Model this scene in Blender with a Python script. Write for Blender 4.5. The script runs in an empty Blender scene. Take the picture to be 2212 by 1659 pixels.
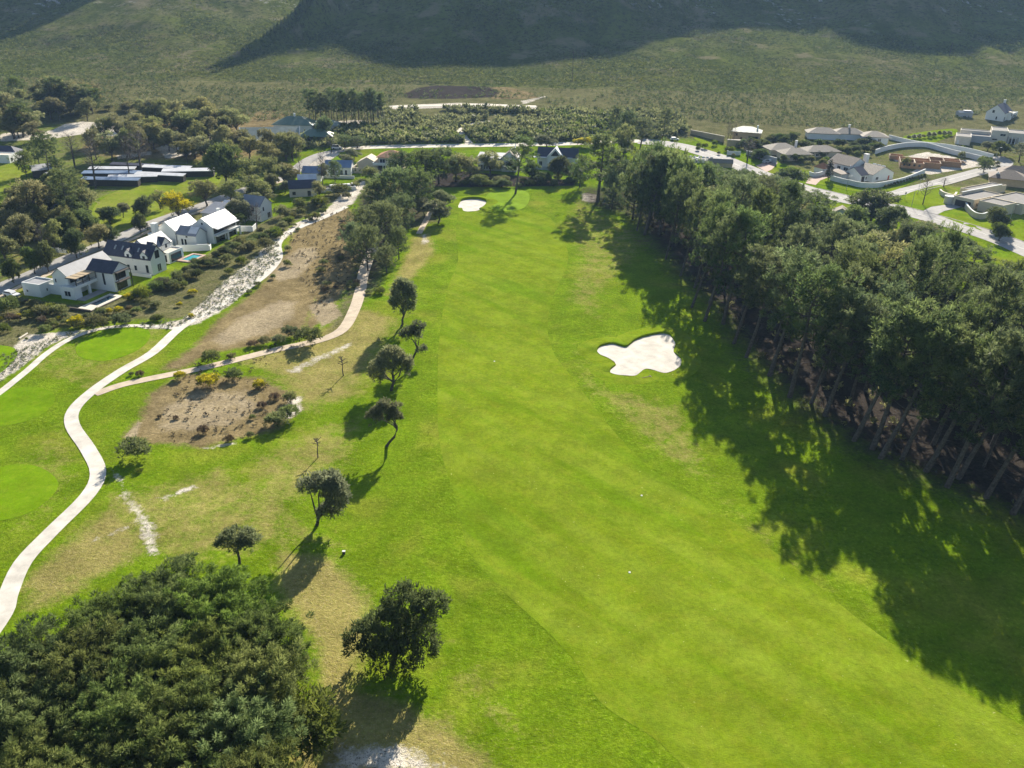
import bpy, math, random
import numpy as np
from mathutils import Vector, Matrix
from mathutils.geometry import delaunay_2d_cdt

# ------------------------------------------------------------------ camera, world, sun, exposure
S = bpy.context.scene
R = math.radians
CW, CH, CF = 2212, 1659, 1791.0            # the frame in which positions were measured
PITCH, ROLL, CAMZ = R(26.3), R(1.2), 78.0
FW = (0.0, math.cos(PITCH), -math.sin(PITCH))
_u0 = (0.0, math.sin(PITCH), math.cos(PITCH))
RT = (math.cos(ROLL), _u0[1]*math.sin(ROLL), _u0[2]*math.sin(ROLL))
UP = (-math.sin(ROLL), _u0[1]*math.cos(ROLL), _u0[2]*math.cos(ROLL))
cam = bpy.data.cameras.new("camera")
cam.sensor_width = 36.0; cam.lens = 36.0*CF/CW
cam.clip_start = 1.0; cam.clip_end = 8000.0
camo = bpy.data.objects.new("camera", cam); S.collection.objects.link(camo)
camo.matrix_world = Matrix(((RT[0], UP[0], -FW[0], 0), (RT[1], UP[1], -FW[1], 0), (RT[2], UP[2], -FW[2], CAMZ), (0, 0, 0, 1)))
S.camera = camo

SUN_EL, SUN_AZ = 26.0, 14.5                # azimuth measured from +Y towards +X
W = bpy.data.worlds.new("World"); S.world = W; W.use_nodes = True
nt = W.node_tree; bg = nt.nodes["Background"]
sky = nt.nodes.new("ShaderNodeTexSky"); sky.sky_type = 'NISHITA'; sky.sun_disc = False
sky.sun_elevation = R(SUN_EL); sky.sun_rotation = R(SUN_AZ); sky.air_density = 1.0; sky.dust_density = 0.6
nt.links.new(sky.outputs[0], bg.inputs[0]); bg.inputs[1].default_value = 0.058
sl = bpy.data.lights.new("sun", 'SUN'); sl.energy = 5.0; sl.angle = R(0.5); sl.color = (1.0, 0.92, 0.78)
so = bpy.data.objects.new("sun", sl); S.collection.objects.link(so)
SD = Vector((math.sin(R(SUN_AZ))*math.cos(R(SUN_EL)), math.cos(R(SUN_AZ))*math.cos(R(SUN_EL)), math.sin(R(SUN_EL))))
so.rotation_euler = SD.to_track_quat('Z', 'Y').to_euler(); so.location = (200, 900, 600)
S.view_settings.view_transform = 'Standard'; S.view_settings.look = 'None'
S.view_settings.exposure = 1.25; S.view_settings.gamma = 1.0
HAZE = 0.00008
S.cycles.use_denoising = True
S.cycles.max_bounces = 6; S.cycles.diffuse_bounces = 3; S.cycles.transmission_bounces = 4; S.cycles.volume_bounces = 1
S.cycles.transparent_max_bounces = 4

# ------------------------------------------------------------------ terrain and the pixel-to-ground helper
def ease(t, w): return 0.0 if t <= 0 else (t*t/(2*w) if t < w else t-w/2)
def sm(t): t = min(1.0, max(0.0, t)); return t*t*(3-2*t)
def spur(x, y):                             # 1 on the near mountain, towards 0 in the valley beyond its spur
    return 1.0-0.93*sm((-303+(y-602)*0.2-x)/150.0)
def Tg(x, y):
    z = 0.055*ease(y-270, 140)
    if y > 560: z += 0.12*ease(y-560, 140)*spur(x, y)
    if x < -230 and y > 950: z += 0.30*ease(y-950, 300)*(1-spur(x, y))
    m = 1.0-sm((y-250)/80.0)
    if m > 0: z += m*(0.34*math.sin(x*.09+1.3)*math.sin(y*.055+.5)+.2*math.sin(x*.05-y*.08))
    return z
def ray(px, py):
    a, b = px-CW/2, -(py-CH/2)
    d = [FW[i]*CF+RT[i]*a+UP[i]*b for i in range(3)]
    l = math.sqrt(sum(v*v for v in d)); return [v/l for v in d]
def P(px, py, dz=0.0):
    d = ray(px, py); t = 40.0
    while t < 4000:
        if CAMZ+d[2]*t < Tg(d[0]*t, d[1]*t)+dz: break
        t *= 1.02
    lo, hi = t/1.02, t
    for _ in range(30):
        m = (lo+hi)/2
        if CAMZ+d[2]*m < Tg(d[0]*m, d[1]*m)+dz: hi = m
        else: lo = m
    return (d[0]*t if t >= 4000 else d[0]*hi, d[1]*hi)
def G(px, py):
    x, y = P(px, py); return Vector((x, y, Tg(x, y)))
def proj(x, y, z):
    v = (x, y, z-CAMZ); c = sum(v[i]*FW[i] for i in range(3))
    return (CW/2+CF*sum(v[i]*RT[i] for i in range(3))/c, CH/2-CF*sum(v[i]*UP[i] for i in range(3))/c)
def hgt(x, y, ty):                          # height of an upright thing standing at x, y whose top shows at row ty
    z0 = Tg(x, y); lo, hi = 0.0, 70.0
    for _ in range(40):
        m = (lo+hi)/2
        if proj(x, y, z0+m)[1] > ty: lo = m
        else: hi = m
    return lo
def pxm(x, y):                              # measured pixels per metre at a ground point
    return CF/(y*FW[1]+(Tg(x, y)-CAMZ)*FW[2])
def pts(l): return [P(*q) for q in l]

# ------------------------------------------------------------------ object helpers
COL = S.collection
def tag(o, label=None, cat=None, group=None, kind=None):
    if label: o['label'] = label
    if cat: o['category'] = cat
    if group: o['group'] = group
    if kind: o['kind'] = kind
    return o
def link(name, me, parent=None, loc=None):
    o = bpy.data.objects.new(name, me); COL.objects.link(o)
    if parent: o.parent = parent
    if loc is not None: o.location = loc
    return o
def empty(name, loc, rz=0.0, label=None, cat=None, group=None):
    o = link(name, None, None, loc); o.rotation_euler = (0, 0, rz); o.empty_display_size = 0.5
    return tag(o, label, cat, group)
class MB:
    def __init__(s): s.v = []; s.f = []
    def quad(s, a, b, c, d):
        n = len(s.v); s.v += [a, b, c, d]; s.f.append((n, n+1, n+2, n+3)); return s
    def poly(s, l):
        n = len(s.v); s.v += l; s.f.append(tuple(range(n, n+len(l)))); return s
    def box(s, x0, x1, y0, y1, z0, z1):
        n = len(s.v)
        s.v += [(x0, y0, z0), (x1, y0, z0), (x1, y1, z0), (x0, y1, z0), (x0, y0, z1), (x1, y0, z1), (x1, y1, z1), (x0, y1, z1)]
        s.f += [(n, n+3, n+2, n+1), (n+4, n+5, n+6, n+7), (n, n+1, n+5, n+4), (n+1, n+2, n+6, n+5), (n+2, n+3, n+7, n+6), (n+3, n, n+4, n+7)]; return s
    def prism(s, prof, a, b, axis):         # profile [(u, z)] extruded from a to b along axis ('x' or 'y')
        n = len(s.v); k = len(prof)
        for t in (a, b):
            s.v += [(t, u, z) if axis == 'x' else (u, t, z) for u, z in prof]
        for i in range(k):
            j = (i+1) % k; s.f.append((n+i, n+j, n+k+j, n+k+i))
        s.f += [tuple(n+i for i in reversed(range(k))), tuple(n+k+i for i in range(k))]; return s
    def tube(s, p, rad, k=6, cap=True):
        n0 = len(s.v); m = len(p)
        for i in range(m):
            a = Vector(p[max(0, i-1)]); b = Vector(p[min(m-1, i+1)]); d = (b-a).normalized()
            x = d.cross(Vector((0.31, 0.17, 0.93)) if abs(d.z) < .9 else Vector((1, 0, 0))).normalized(); y = d.cross(x)
            for j in range(k):
                t = 2*math.pi*j/k; s.v.append(tuple(Vector(p[i])+(x*math.cos(t)+y*math.sin(t))*rad[i]))
        for i in range(m-1):
            for j in range(k):
                s.f.append((n0+i*k+j, n0+i*k+(j+1) % k, n0+(i+1)*k+(j+1) % k, n0+(i+1)*k+j))
        if cap: s.f += [tuple(n0+j for j in reversed(range(k))), tuple(n0+(m-1)*k+j for j in range(k))]
        return s
    def mesh(s, name, m):
        me = bpy.data.meshes.new(name); me.from_pydata([tuple(q) for q in s.v], [], s.f); me.materials.append(m); me.update()
        return me
    def build(s, name, m, parent=None, loc=None): return link(name, s.mesh(name, m), parent, loc)
def fast_mesh(name, V, Q, m, attrs=(), smooth=False):   # vertices (n,3), faces (k,3 or 4), attributes [(name, domain, values)]
    me = bpy.data.meshes.new(name); n = len(V); k, w = Q.shape
    me.vertices.add(n); me.vertices.foreach_set("co", np.ascontiguousarray(V, dtype=np.float32).ravel())
    me.loops.add(k*w); me.loops.foreach_set("vertex_index", np.ascontiguousarray(Q, dtype=np.int32).ravel())
    me.polygons.add(k); me.polygons.foreach_set("loop_start", np.arange(0, k*w, w, dtype=np.int32))
    me.materials.append(m); me.update(calc_edges=True)
    if smooth: me.polygons.foreach_set("use_smooth", np.ones(k, dtype=bool))
    for an, dom, val in attrs:
        a = me.attributes.new(an, 'FLOAT', dom); a.data.foreach_set("value", np.ascontiguousarray(val, dtype=np.float32))
    me.validate(); return me

# ------------------------------------------------------------------ materials
class N:
    def __init__(s, name):
        s.m = bpy.data.materials.new(name); s.m.use_nodes = True; s.t = s.m.node_tree
        s.b = s.t.nodes["Principled BSDF"]; s.b.inputs["Specular IOR Level"].default_value = 0.25; s.o = s.t.nodes["Material Output"]
        s._pos = None
    def n(s, kind, **kw):
        q = s.t.nodes.new(kind)
        for k, v in kw.items(): setattr(q, k, v)
        return q
    def l(s, a, b): s.t.links.new(a, b)
    def pos(s):
        if not s._pos: s._pos = s.n("ShaderNodeNewGeometry").outputs["Position"]
        return s._pos
    def noise(s, scale, detail=3, rough=.6, vec=None, dist=0.0):
        q = s.n("ShaderNodeTexNoise"); q.inputs["Scale"].default_value = scale; q.inputs["Detail"].default_value = detail
        q.inputs["Roughness"].default_value = rough; q.inputs["Distortion"].default_value = dist
        s.l(vec or s.pos(), q.inputs["Vector"]); return q.outputs["Fac"]
    def math(s, op, a, b=None, clamp=False):
        q = s.n("ShaderNodeMath", operation=op, use_clamp=clamp)
        for i, v in enumerate((a, b)):
            if v is None: continue
            if isinstance(v, (int, float)): q.inputs[i].default_value = v
            else: s.l(v, q.inputs[i])
        return q.outputs[0]
    def rng(s, v, a, b, c=0.0, d=1.0):
        q = s.n("ShaderNodeMapRange"); s.l(v, q.inputs[0])
        for i, x in enumerate((a, b, c, d)): q.inputs[i+1].default_value = x
        return q.outputs[0]
    def mix(s, f, a, b, mode='MIX'):
        q = s.n("ShaderNodeMix", data_type='RGBA', blend_type=mode)
        for i, v in ((0, f), (6, a), (7, b)):
            if isinstance(v, (int, float)): q.inputs[i].default_value = v
            elif isinstance(v, tuple): q.inputs[i].default_value = (*v, 1.0)
            else: s.l(v, q.inputs[i])
        return q.outputs[2]
    def attr(s, name):
        q = s.n("ShaderNodeAttribute", attribute_name=name); return q.outputs["Fac"]
    def bump(s, h, strength=.3, dist=.1):
        q = s.n("ShaderNodeBump"); q.inputs["Strength"].default_value = strength; q.inputs["Distance"].default_value = dist
        s.l(h, q.inputs["Height"]); s.l(q.outputs[0], s.b.inputs["Normal"])
    def done(s, col, rough=.85, metal=0.0):
        if isinstance(col, tuple): s.b.inputs["Base Color"].default_value = (*col, 1)
        else: s.l(col, s.b.inputs["Base Color"])
        s.b.inputs["Roughness"].default_value = rough; s.b.inputs["Metallic"].default_value = metal; return s.m

def plain(name, c, rough=.8, var=.12, scale=.6, metal=0.0, spec=.25):
    m = N(name); m.b.inputs["Specular IOR Level"].default_value = spec
    f = m.rng(m.noise(scale, 4), .3, .7, 1-var, 1+var)
    g = m.n("ShaderNodeCombineColor"); [m.l(f, g.inputs[i]) for i in range(3)]
    return m.done(m.mix(1.0, c, g.outputs[0], 'MULTIPLY'), rough, metal)
def metal_roof(name, c, rough=.4, step=2.4, spec=.5):
    m = N(name); m.b.inputs["Specular IOR Level"].default_value = spec
    tc = m.n("ShaderNodeTexCoord").outputs["Object"]
    w = m.n("ShaderNodeTexWave", wave_type='BANDS', bands_direction='DIAGONAL'); w.inputs["Scale"].default_value = step; m.l(tc, w.inputs[0])
    f = m.rng(m.noise(.5, 5), .3, .7, .84, 1.12)
    g = m.n("ShaderNodeCombineColor"); [m.l(f, g.inputs[i]) for i in range(3)]
    m.bump(w.outputs["Fac"], .25, .05)
    return m.done(m.mix(1.0, c, g.outputs[0], 'MULTIPLY'), rough)
def tile_roof(name, c1, c2, rough=.8):
    m = N(name); tc = m.n("ShaderNodeTexCoord").outputs["Object"]
    w = m.n("ShaderNodeTexWave", wave_type='BANDS', bands_direction='Z'); w.inputs["Scale"].default_value = 4.5; w.inputs["Distortion"].default_value = .4; m.l(tc, w.inputs[0])
    m.bump(w.outputs["Fac"], .6, .06)
    return m.done(m.mix(m.rng(m.noise(1.6, 6, .7), .35, .65), c1, c2), rough)

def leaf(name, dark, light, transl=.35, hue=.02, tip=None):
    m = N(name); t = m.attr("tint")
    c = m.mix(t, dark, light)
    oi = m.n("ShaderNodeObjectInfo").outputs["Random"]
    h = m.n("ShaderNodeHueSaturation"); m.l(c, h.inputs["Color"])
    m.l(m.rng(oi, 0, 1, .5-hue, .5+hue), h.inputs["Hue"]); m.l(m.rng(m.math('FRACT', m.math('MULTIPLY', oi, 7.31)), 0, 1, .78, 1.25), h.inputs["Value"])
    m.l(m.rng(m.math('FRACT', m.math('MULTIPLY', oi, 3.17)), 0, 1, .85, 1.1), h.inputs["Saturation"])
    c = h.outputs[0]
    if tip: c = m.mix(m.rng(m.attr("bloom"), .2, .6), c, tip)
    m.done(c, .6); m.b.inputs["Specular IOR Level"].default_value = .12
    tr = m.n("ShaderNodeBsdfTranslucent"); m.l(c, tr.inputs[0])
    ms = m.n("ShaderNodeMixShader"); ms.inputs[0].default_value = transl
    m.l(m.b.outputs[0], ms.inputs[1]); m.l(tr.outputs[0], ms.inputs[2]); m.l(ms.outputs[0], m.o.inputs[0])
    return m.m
MT = {}
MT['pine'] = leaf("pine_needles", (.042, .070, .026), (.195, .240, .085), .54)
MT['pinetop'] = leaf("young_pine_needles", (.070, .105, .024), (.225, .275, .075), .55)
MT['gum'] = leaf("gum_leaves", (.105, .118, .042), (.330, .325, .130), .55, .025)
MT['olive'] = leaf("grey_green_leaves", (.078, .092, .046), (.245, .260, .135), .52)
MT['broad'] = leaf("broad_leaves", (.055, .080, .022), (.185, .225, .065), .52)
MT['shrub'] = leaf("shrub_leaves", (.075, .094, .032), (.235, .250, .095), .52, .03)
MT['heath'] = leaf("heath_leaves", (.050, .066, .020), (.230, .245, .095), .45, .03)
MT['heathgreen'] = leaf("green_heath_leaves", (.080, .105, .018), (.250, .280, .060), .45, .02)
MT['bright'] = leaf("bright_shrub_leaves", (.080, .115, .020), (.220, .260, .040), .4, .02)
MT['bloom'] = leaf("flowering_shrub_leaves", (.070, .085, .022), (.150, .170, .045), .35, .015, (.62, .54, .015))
MT['rust'] = leaf("russet_shrub_leaves", (.100, .072, .045), (.215, .165, .100), .3)
MT['twig'] = leaf("bare_twigs", (.130, .110, .090), (.240, .210, .180), .1, .01)
MT['thatch'] = leaf("straw_coloured_leaves", (.150, .135, .055), (.330, .270, .110), .35)
MT['cypress'] = leaf("cypress_leaves", (.018, .026, .012), (.045, .058, .024), .2)
bk = N("bark"); MT['bark'] = bk.done(bk.mix(bk.rng(bk.noise(2.5, 5), .35, .65), (.060, .050, .042), (.125, .105, .090)), .9)
bk = N("dark_bark"); MT['darkbark'] = bk.done(bk.mix(bk.rng(bk.noise(2.5, 5), .35, .65), (.045, .038, .032), (.105, .090, .075)), .9)

# --- ground: five measured cover weights, broken up by noise
g = N("ground_cover")
n1, n2, n3, n4 = g.noise(.05, 5, .6), g.noise(.35, 4, .65), g.noise(1.7, 4, .7), g.noise(6.0, 3, .7)
mixn = g.math('ADD', g.math('MULTIPLY', n2, .45), g.math('ADD', g.math('MULTIPLY', n3, .35), g.math('MULTIPLY', n4, .2)))
def cover(att, spread=.55, soft=.10):
    w = g.attr(att); v = g.math('ADD', w, g.math('MULTIPLY', g.math('SUBTRACT', mixn, .5), spread*3.2))
    return g.math('MULTIPLY', g.rng(v, .5-soft, .5+soft), g.rng(w, .02, .12))
grass = g.mix(g.rng(n2, .3, .7), (.118, .208, .005), (.165, .240, .010))
grass = g.mix(g.rng(n1, .52, .68), grass, (.220, .250, .026))
grass = g.mix(g.rng(n3, .60, .74), grass, (.085, .150, .006))
grass = g.mix(g.rng(n4, .64, .74), grass, (.33, .33, .09))
n5 = g.noise(11.0, 2, .7)
grass = g.mix(g.rng(n5, .60, .72, 0, .75), grass, (.060, .115, .006))
grass = g.mix(g.rng(g.noise(2.6, 4, .75), .60, .72, 0, .7), grass, (.30, .29, .075))
dry = g.mix(g.rng(n3, .3, .7), (.33, .27, .10), (.24, .23, .055))
dry = g.mix(g.rng(n4, .60, .72), dry, (.55, .47, .32))
sand = g.mix(g.rng(n3, .3, .6), (.80, .74, .65), (.60, .54, .45))
sand = g.mix(g.rng(n4, .55, .62), sand, (.17, .15, .12))
brown = g.mix(g.rng(n2, .3, .7), (.30, .235, .120), (.17, .130, .060))
brown = g.mix(g.rng(n4, .58, .70), brown, (.085, .075, .040))
pinkb = g.mix(g.rng(n3, .35, .65), (.40, .325, .215), (.29, .235, .14))
litter_shade = g.mix(g.rng(n3, .3, .7), (.038, .033, .030), (.070, .058, .048))
scrub = g.mix(g.rng(n2, .3, .7), (.118, .124, .044), (.195, .178, .090))
scrub = g.mix(g.rng(n3, .52, .66), scrub, (.050, .056, .022))
c = grass
for att, colr, sp, sf in (("w_dry", dry, .6, .2), ("w_scrub", scrub, .3, .15), ("w_brown", brown, .35, .12), ("w_pink", pinkb, .4, .1), ("w_sand", sand, .4, .08), ("w_litter_shade", litter_shade, .3, .2)):
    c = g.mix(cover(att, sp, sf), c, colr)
kk = g.n("ShaderNodeCombineColor"); ee = g.noise(1.3, 7, .82); [g.l(g.rng(ee, .32, .68, .62, 1.36), kk.inputs[i]) for i in range(3)]
c = g.mix(1.0, c, kk.outputs[0], 'MULTIPLY')
k2 = g.n("ShaderNodeCombineColor"); [g.l(g.rng(g.noise(.13, 5, .65), .33, .67, .80, 1.20), k2.inputs[i]) for i in range(3)]
c = g.mix(1.0, c, k2.outputs[0], 'MULTIPLY')
g.bump(g.math('ADD', g.math('ADD', n3, g.math('MULTIPLY', n4, .5)), ee), .7, .3)
g.b.inputs['Specular IOR Level'].default_value = 0.0; MT['ground'] = g.done(c, .95)
g = N("mountain_cover")
n1, n2, n3, n4 = g.noise(.012, 5, .6), g.noise(.06, 5, .65), g.noise(.30, 5, .7), g.noise(.9, 4, .75)
hill = g.mix(g.rng(n1, .42, .6), (.140, .165, .038), (.190, .172, .088))
hill = g.mix(g.rng(n2, .35, .68), hill, (.105, .132, .028))
hill = g.mix(g.rng(n3, .50, .64), hill, (.040, .050, .018))
hill = g.mix(g.rng(n4, .60, .72), hill, (.32, .29, .21))
gm = g.n("ShaderNodeMapping"); gm.inputs["Scale"].default_value = (.045, .010, .03); gm.inputs["Rotation"].default_value = (0, 0, R(8)); g.l(g.pos(), gm.inputs[0])
hill = g.mix(g.rng(g.noise(1.0, 5, .6, gm.outputs[0]), .52, .64, 0, .7), hill, (.062, .082, .020))
hill = g.mix(g.rng(g.noise(.035, 4, .6), .56, .66, 0, .8), hill, (.235, .205, .120))
rock = g.math('MULTIPLY', g.rng(g.noise(.022, 3), .52, .58), g.rng(g.noise(.16, 5, .7), .56, .62))
hill = g.mix(g.math('MULTIPLY', rock, g.rng(g.attr("rocky"), 0, 1)), hill, (.55, .53, .50))
g.bump(g.math('ADD', g.math('MULTIPLY', n3, 2.0), n4), .9, 1.2)
g.b.inputs['Specular IOR Level'].default_value = 0.0; MT['hill'] = g.done(hill, .95)
def turf(name, ca, cb, cc, fine=1.0, stripe=0.0):
    m = N(name); a, b, d = m.noise(.055, 4, .6), m.noise(.5, 4, .6), m.noise(5.0, 3, .7)
    c = m.mix(m.rng(a, .35, .65), ca, cb); c = m.mix(m.rng(b, .45, .72), c, cc)
    if stripe:
        mp = m.n("ShaderNodeMapping", vector_type='TEXTURE'); mp.inputs["Rotation"].default_value = (0, 0, R(-46)); mp.inputs["Scale"].default_value = (30, 4.2, 10); m.l(m.pos(), mp.inputs[0])
        c = m.mix(m.rng(m.noise(1.0, 4, .6, mp.outputs[0]), .38, .66, 0, stripe), c, (.225, .300, .030))
        mp2 = m.n("ShaderNodeMapping", vector_type='TEXTURE'); mp2.inputs["Rotation"].default_value = (0, 0, R(-46)); mp2.inputs["Scale"].default_value = (44, 7, 10); mp2.inputs["Location"].default_value = (90, 40, 0); m.l(m.pos(), mp2.inputs[0])
        c = m.mix(m.rng(m.noise(1.0, 3, .6, mp2.outputs[0]), .50, .66, 0, .6), c, (.105, .205, .002))
    c = m.mix(m.rng(d, .66, .78, 0, .5), c, (.30, .36, .07)); c = m.mix(m.rng(m.noise(3.1, 3, .7), .66, .78, 0, .5), c, (.07, .14, .004))
    e = m.noise(1.5, 6, .8); k = m.n("ShaderNodeCombineColor"); [m.l(m.rng(e, .32, .68, .74, 1.24), k.inputs[i]) for i in range(3)]
    c = m.mix(.9*min(1, fine+.2), c, k.outputs[0], 'MULTIPLY')
    k2 = m.n("ShaderNodeCombineColor"); [m.l(m.rng(m.noise(.16, 5, .65), .35, .65, .84, 1.14), k2.inputs[i]) for i in range(3)]
    c = m.mix(1.0, c, k2.outputs[0], 'MULTIPLY')
    c = m.mix(m.rng(m.noise(2.3, 2, .5), .73, .76, 0, .8*fine), c, (.42, .44, .16))
    m.bump(m.math('ADD', d, e), .5*fine, .2); m.b.inputs['Specular IOR Level'].default_value = 0.0; return m.done(c, .95)
MT['fairway'] = turf("fairway_turf", (.148, .222, .008), (.172, .240, .010), (.198, .242, .016), 1, .45)
MT['green'] = turf("green_turf", (.195, .300, .025), (.215, .320, .030), (.185, .300, .020), .3)
MT['tee'] = turf("tee_turf", (.130, .240, .004), (.150, .255, .006), (.175, .262, .012), .5)
MT['field'] = turf("paddock_turf", (.185, .235, .025), (.235, .255, .045), (.150, .230, .015), 1)
MT['path'] = plain("pale_concrete", (.60, .56, .49), .9, .22, .35)
MT['dirt'] = plain("sandy_track", (.52, .43, .32), .95, .18, .5)
MT['bunker'] = plain("bunker_sand", (.58, .54, .47), .95, .2, .35)
MT['asphalt'] = plain("weathered_asphalt", (.34, .325, .305), .9, .15, .5)
MT['palegravel'] = plain("pale_gravel", (.66, .60, .50), .95, .12, .5)
MT['brickpave'] = plain("pink_brick_paving", (.46, .33, .26), .9, .15, 1.2)
MT['kerb'] = plain("kerb_concrete", (.42, .38, .33), .9, .1, 1)
MT['paint'] = plain("road_paint", (.75, .73, .68), .7, .1, 2)
MT['wall'] = plain("white_plaster", (.72, .73, .71), .85, .05, .3)
MT['cream'] = plain("cream_plaster", (.62, .54, .40), .85, .06, .3)
MT['beige'] = plain("beige_plaster", (.60, .55, .47), .85, .06, .3)
MT['sandstone'] = plain("tan_plaster", (.46, .36, .22), .85, .12, .6)
MT['grey'] = plain("grey_plaster", (.40, .41, .42), .85, .06, .4)
MT['slate'] = plain("dark_slate_roof", (.055, .058, .085), .55, .18, 1.2)
MT['blueroof'] = metal_roof("blue_metal_roof", (.17, .24, .36), .5)
MT['zinc'] = metal_roof("pale_metal_roof", (.34, .34, .35), .6, 2.4, .3)
MT['whiteroof'] = metal_roof("white_metal_roof", (.66, .66, .67), .45, 2.0, .45)
MT['greenroof'] = metal_roof("grey_green_metal_roof", (.25, .29, .24), .5)
MT['darkgreenroof'] = metal_roof("dark_green_metal_roof", (.10, .17, .12), .5)
MT['greyroof'] = metal_roof("grey_metal_roof", (.22, .235, .27), .5)
MT['flatroof'] = plain("grey_roof_membrane", (.20, .19, .18), .9, .12, .5)
MT['tan'] = tile_roof("taupe_roof_tiles", (.225, .195, .155), (.290, .250, .200))
MT['brownroof'] = tile_roof("brown_roof_tiles", (.215, .165, .130), (.155, .120, .095))
MT['terracotta'] = tile_roof("terracotta_roof_tiles", (.50, .235, .120), (.40, .180, .090))
MT['glass'] = plain("dark_window_glass", (.020, .026, .032), .12, .2, .5, 0, .5)
MT['frame'] = plain("white_painted_frame", (.70, .71, .70), .6, .04, 2)
MT['darkframe'] = plain("dark_timber", (.055, .047, .040), .7, .15, 2)
MT['timber'] = plain("pale_timber_slats", (.42, .33, .21), .8, .15, 2)
MT['metal'] = plain("galvanised_steel", (.34, .35, .36), .5, .08, 3, .4)
MT['solar'] = plain("solar_panel_glass", (.020, .024, .060), .15, .1, 1, 0, .6)
MT['stone'] = plain("dark_stone_wall", (.12, .105, .090), .95, .3, 1.5)
MT['door'] = plain("red_door_paint", (.42, .085, .035), .6, .05, 2)
bm = N("raw_brick"); tc = bm.n("ShaderNodeTexCoord").outputs["Object"]
mp = bm.n("ShaderNodeMapping"); mp.inputs["Rotation"].default_value = (R(90), 0, 0); bm.l(tc, mp.inputs[0])
br = bm.n("ShaderNodeTexBrick"); br.inputs["Scale"].default_value = 2.5; bm.l(mp.outputs[0], br.inputs[0])
br.inputs["Color1"].default_value = (.42, .215, .095, 1); br.inputs["Color2"].default_value = (.34, .17, .080, 1); br.inputs["Mortar"].default_value = (.40, .34, .27, 1)
MT['brick'] = bm.done(bm.mix(bm.rng(bm.noise(.6, 4), .35, .7, 0, .5), br.outputs["Color"], (.50, .30, .15)), .9)
wt = N("pool_water_blue"); wt.b.inputs["Specular IOR Level"].default_value = .5; wt.bump(wt.noise(2.0, 3), .12, .05); MT['pool'] = wt.done((.055, .36, .42), .06)
wt = N("pool_water_dark"); wt.b.inputs["Specular IOR Level"].default_value = .5; wt.bump(wt.noise(2.0, 3), .12, .05); MT['darkpool'] = wt.done((.020, .055, .085), .06)
for nm, c_ in (("white", (.75, .75, .75)), ("silver", (.42, .43, .45)), ("blue", (.06, .10, .22))):
    q = N("car_paint_"+nm); q.b.inputs["Coat Weight"].default_value = .8; MT['car_'+nm] = q.done(c_, .3)
MT['rubber'] = plain("tyre_rubber", (.022, .022, .022), .9, .1, 4)
# ------------------------------------------------------------------ ground and mountain meshes
def vease(t, w): return np.where(t <= 0, 0.0, np.where(t < w, t*t/(2*w), t-w/2))
def vsm(t): t = np.clip(t, 0, 1); return t*t*(3-2*t)
def Tv(x, y):
    sp = 1.0-0.93*vsm((-303+(y-602)*0.2-x)/150.0)
    z = 0.055*vease(y-270, 140)+0.12*vease(y-560, 140)*sp+np.where(x < -230, 0.30*vease(y-950, 300)*(1-sp), 0)
    m = 1.0-vsm((y-250)/80.0)
    return z+m*(0.34*np.sin(x*.09+1.3)*np.sin(y*.055+.5)+.2*np.sin(x*.05-y*.08))
TAN = math.tan(R(SUN_EL)); SA, CA = math.sin(R(SUN_AZ)), math.cos(R(SUN_AZ))
# where the mountain's own shadow ends on the lower slopes; the crest is raised until it casts just that shadow
edge_px = [(-500, 95), (-300, 105), (-170, 112), (-140, 100), None, (368, 172), (440, 164), (500, 138), (560, 110), (625, 103), (735, 95), (760, 118), (795, 141), (850, 153), (1000, 145),
           (1160, 140), (1290, 125), (1430, 100), (1465, 80), (1500, 68), (1600, 66), (1780, 64), (1880, 105), (1950, 118), (2100, 122), (2125, 97), (2212, 92), (2500, 100), (2800, 110)]
RQ, RH, RT1 = [], [], []
TR = 1180.0
last = None
for e in edge_px:
    if e is None:
        q0 = RQ[-1]
        RQ += [q0+12]; RH += [-1]; RT1 += [600.0]; last = None; continue
    x, y = P(*e); q = x*CA-y*SA; t = x*SA+y*CA; z = Tg(x, y)
    if last is None and RQ: RQ.append(q-6); RH.append(-1); RT1.append(t)
    RQ.append(q); RH.append(z+(TR-t)*TAN); RT1.append(t); last = q
o_ = np.argsort(RQ); RQ = np.array(RQ)[o_]; RH = np.array(RH)[o_]; RT1 = np.array(RT1)[o_]
def Tm(x, y):
    z = Tv(x, y)
    q = x*CA-y*SA; t = x*SA+y*CA
    h = np.interp(q, RQ, RH); t1 = np.interp(q, RQ, RT1)+45
    f = np.clip((t-t1)/(TR-t1), 0, None)
    up = np.where(f <= 1, np.clip(f, 0, 1)**1.55, np.clip(1-(t-TR)/900.0, .2, 1))
    zr = z+np.maximum(h-z, 0)*up
    return np.where((h > 0) & (f > 0), zr, z)

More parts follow.
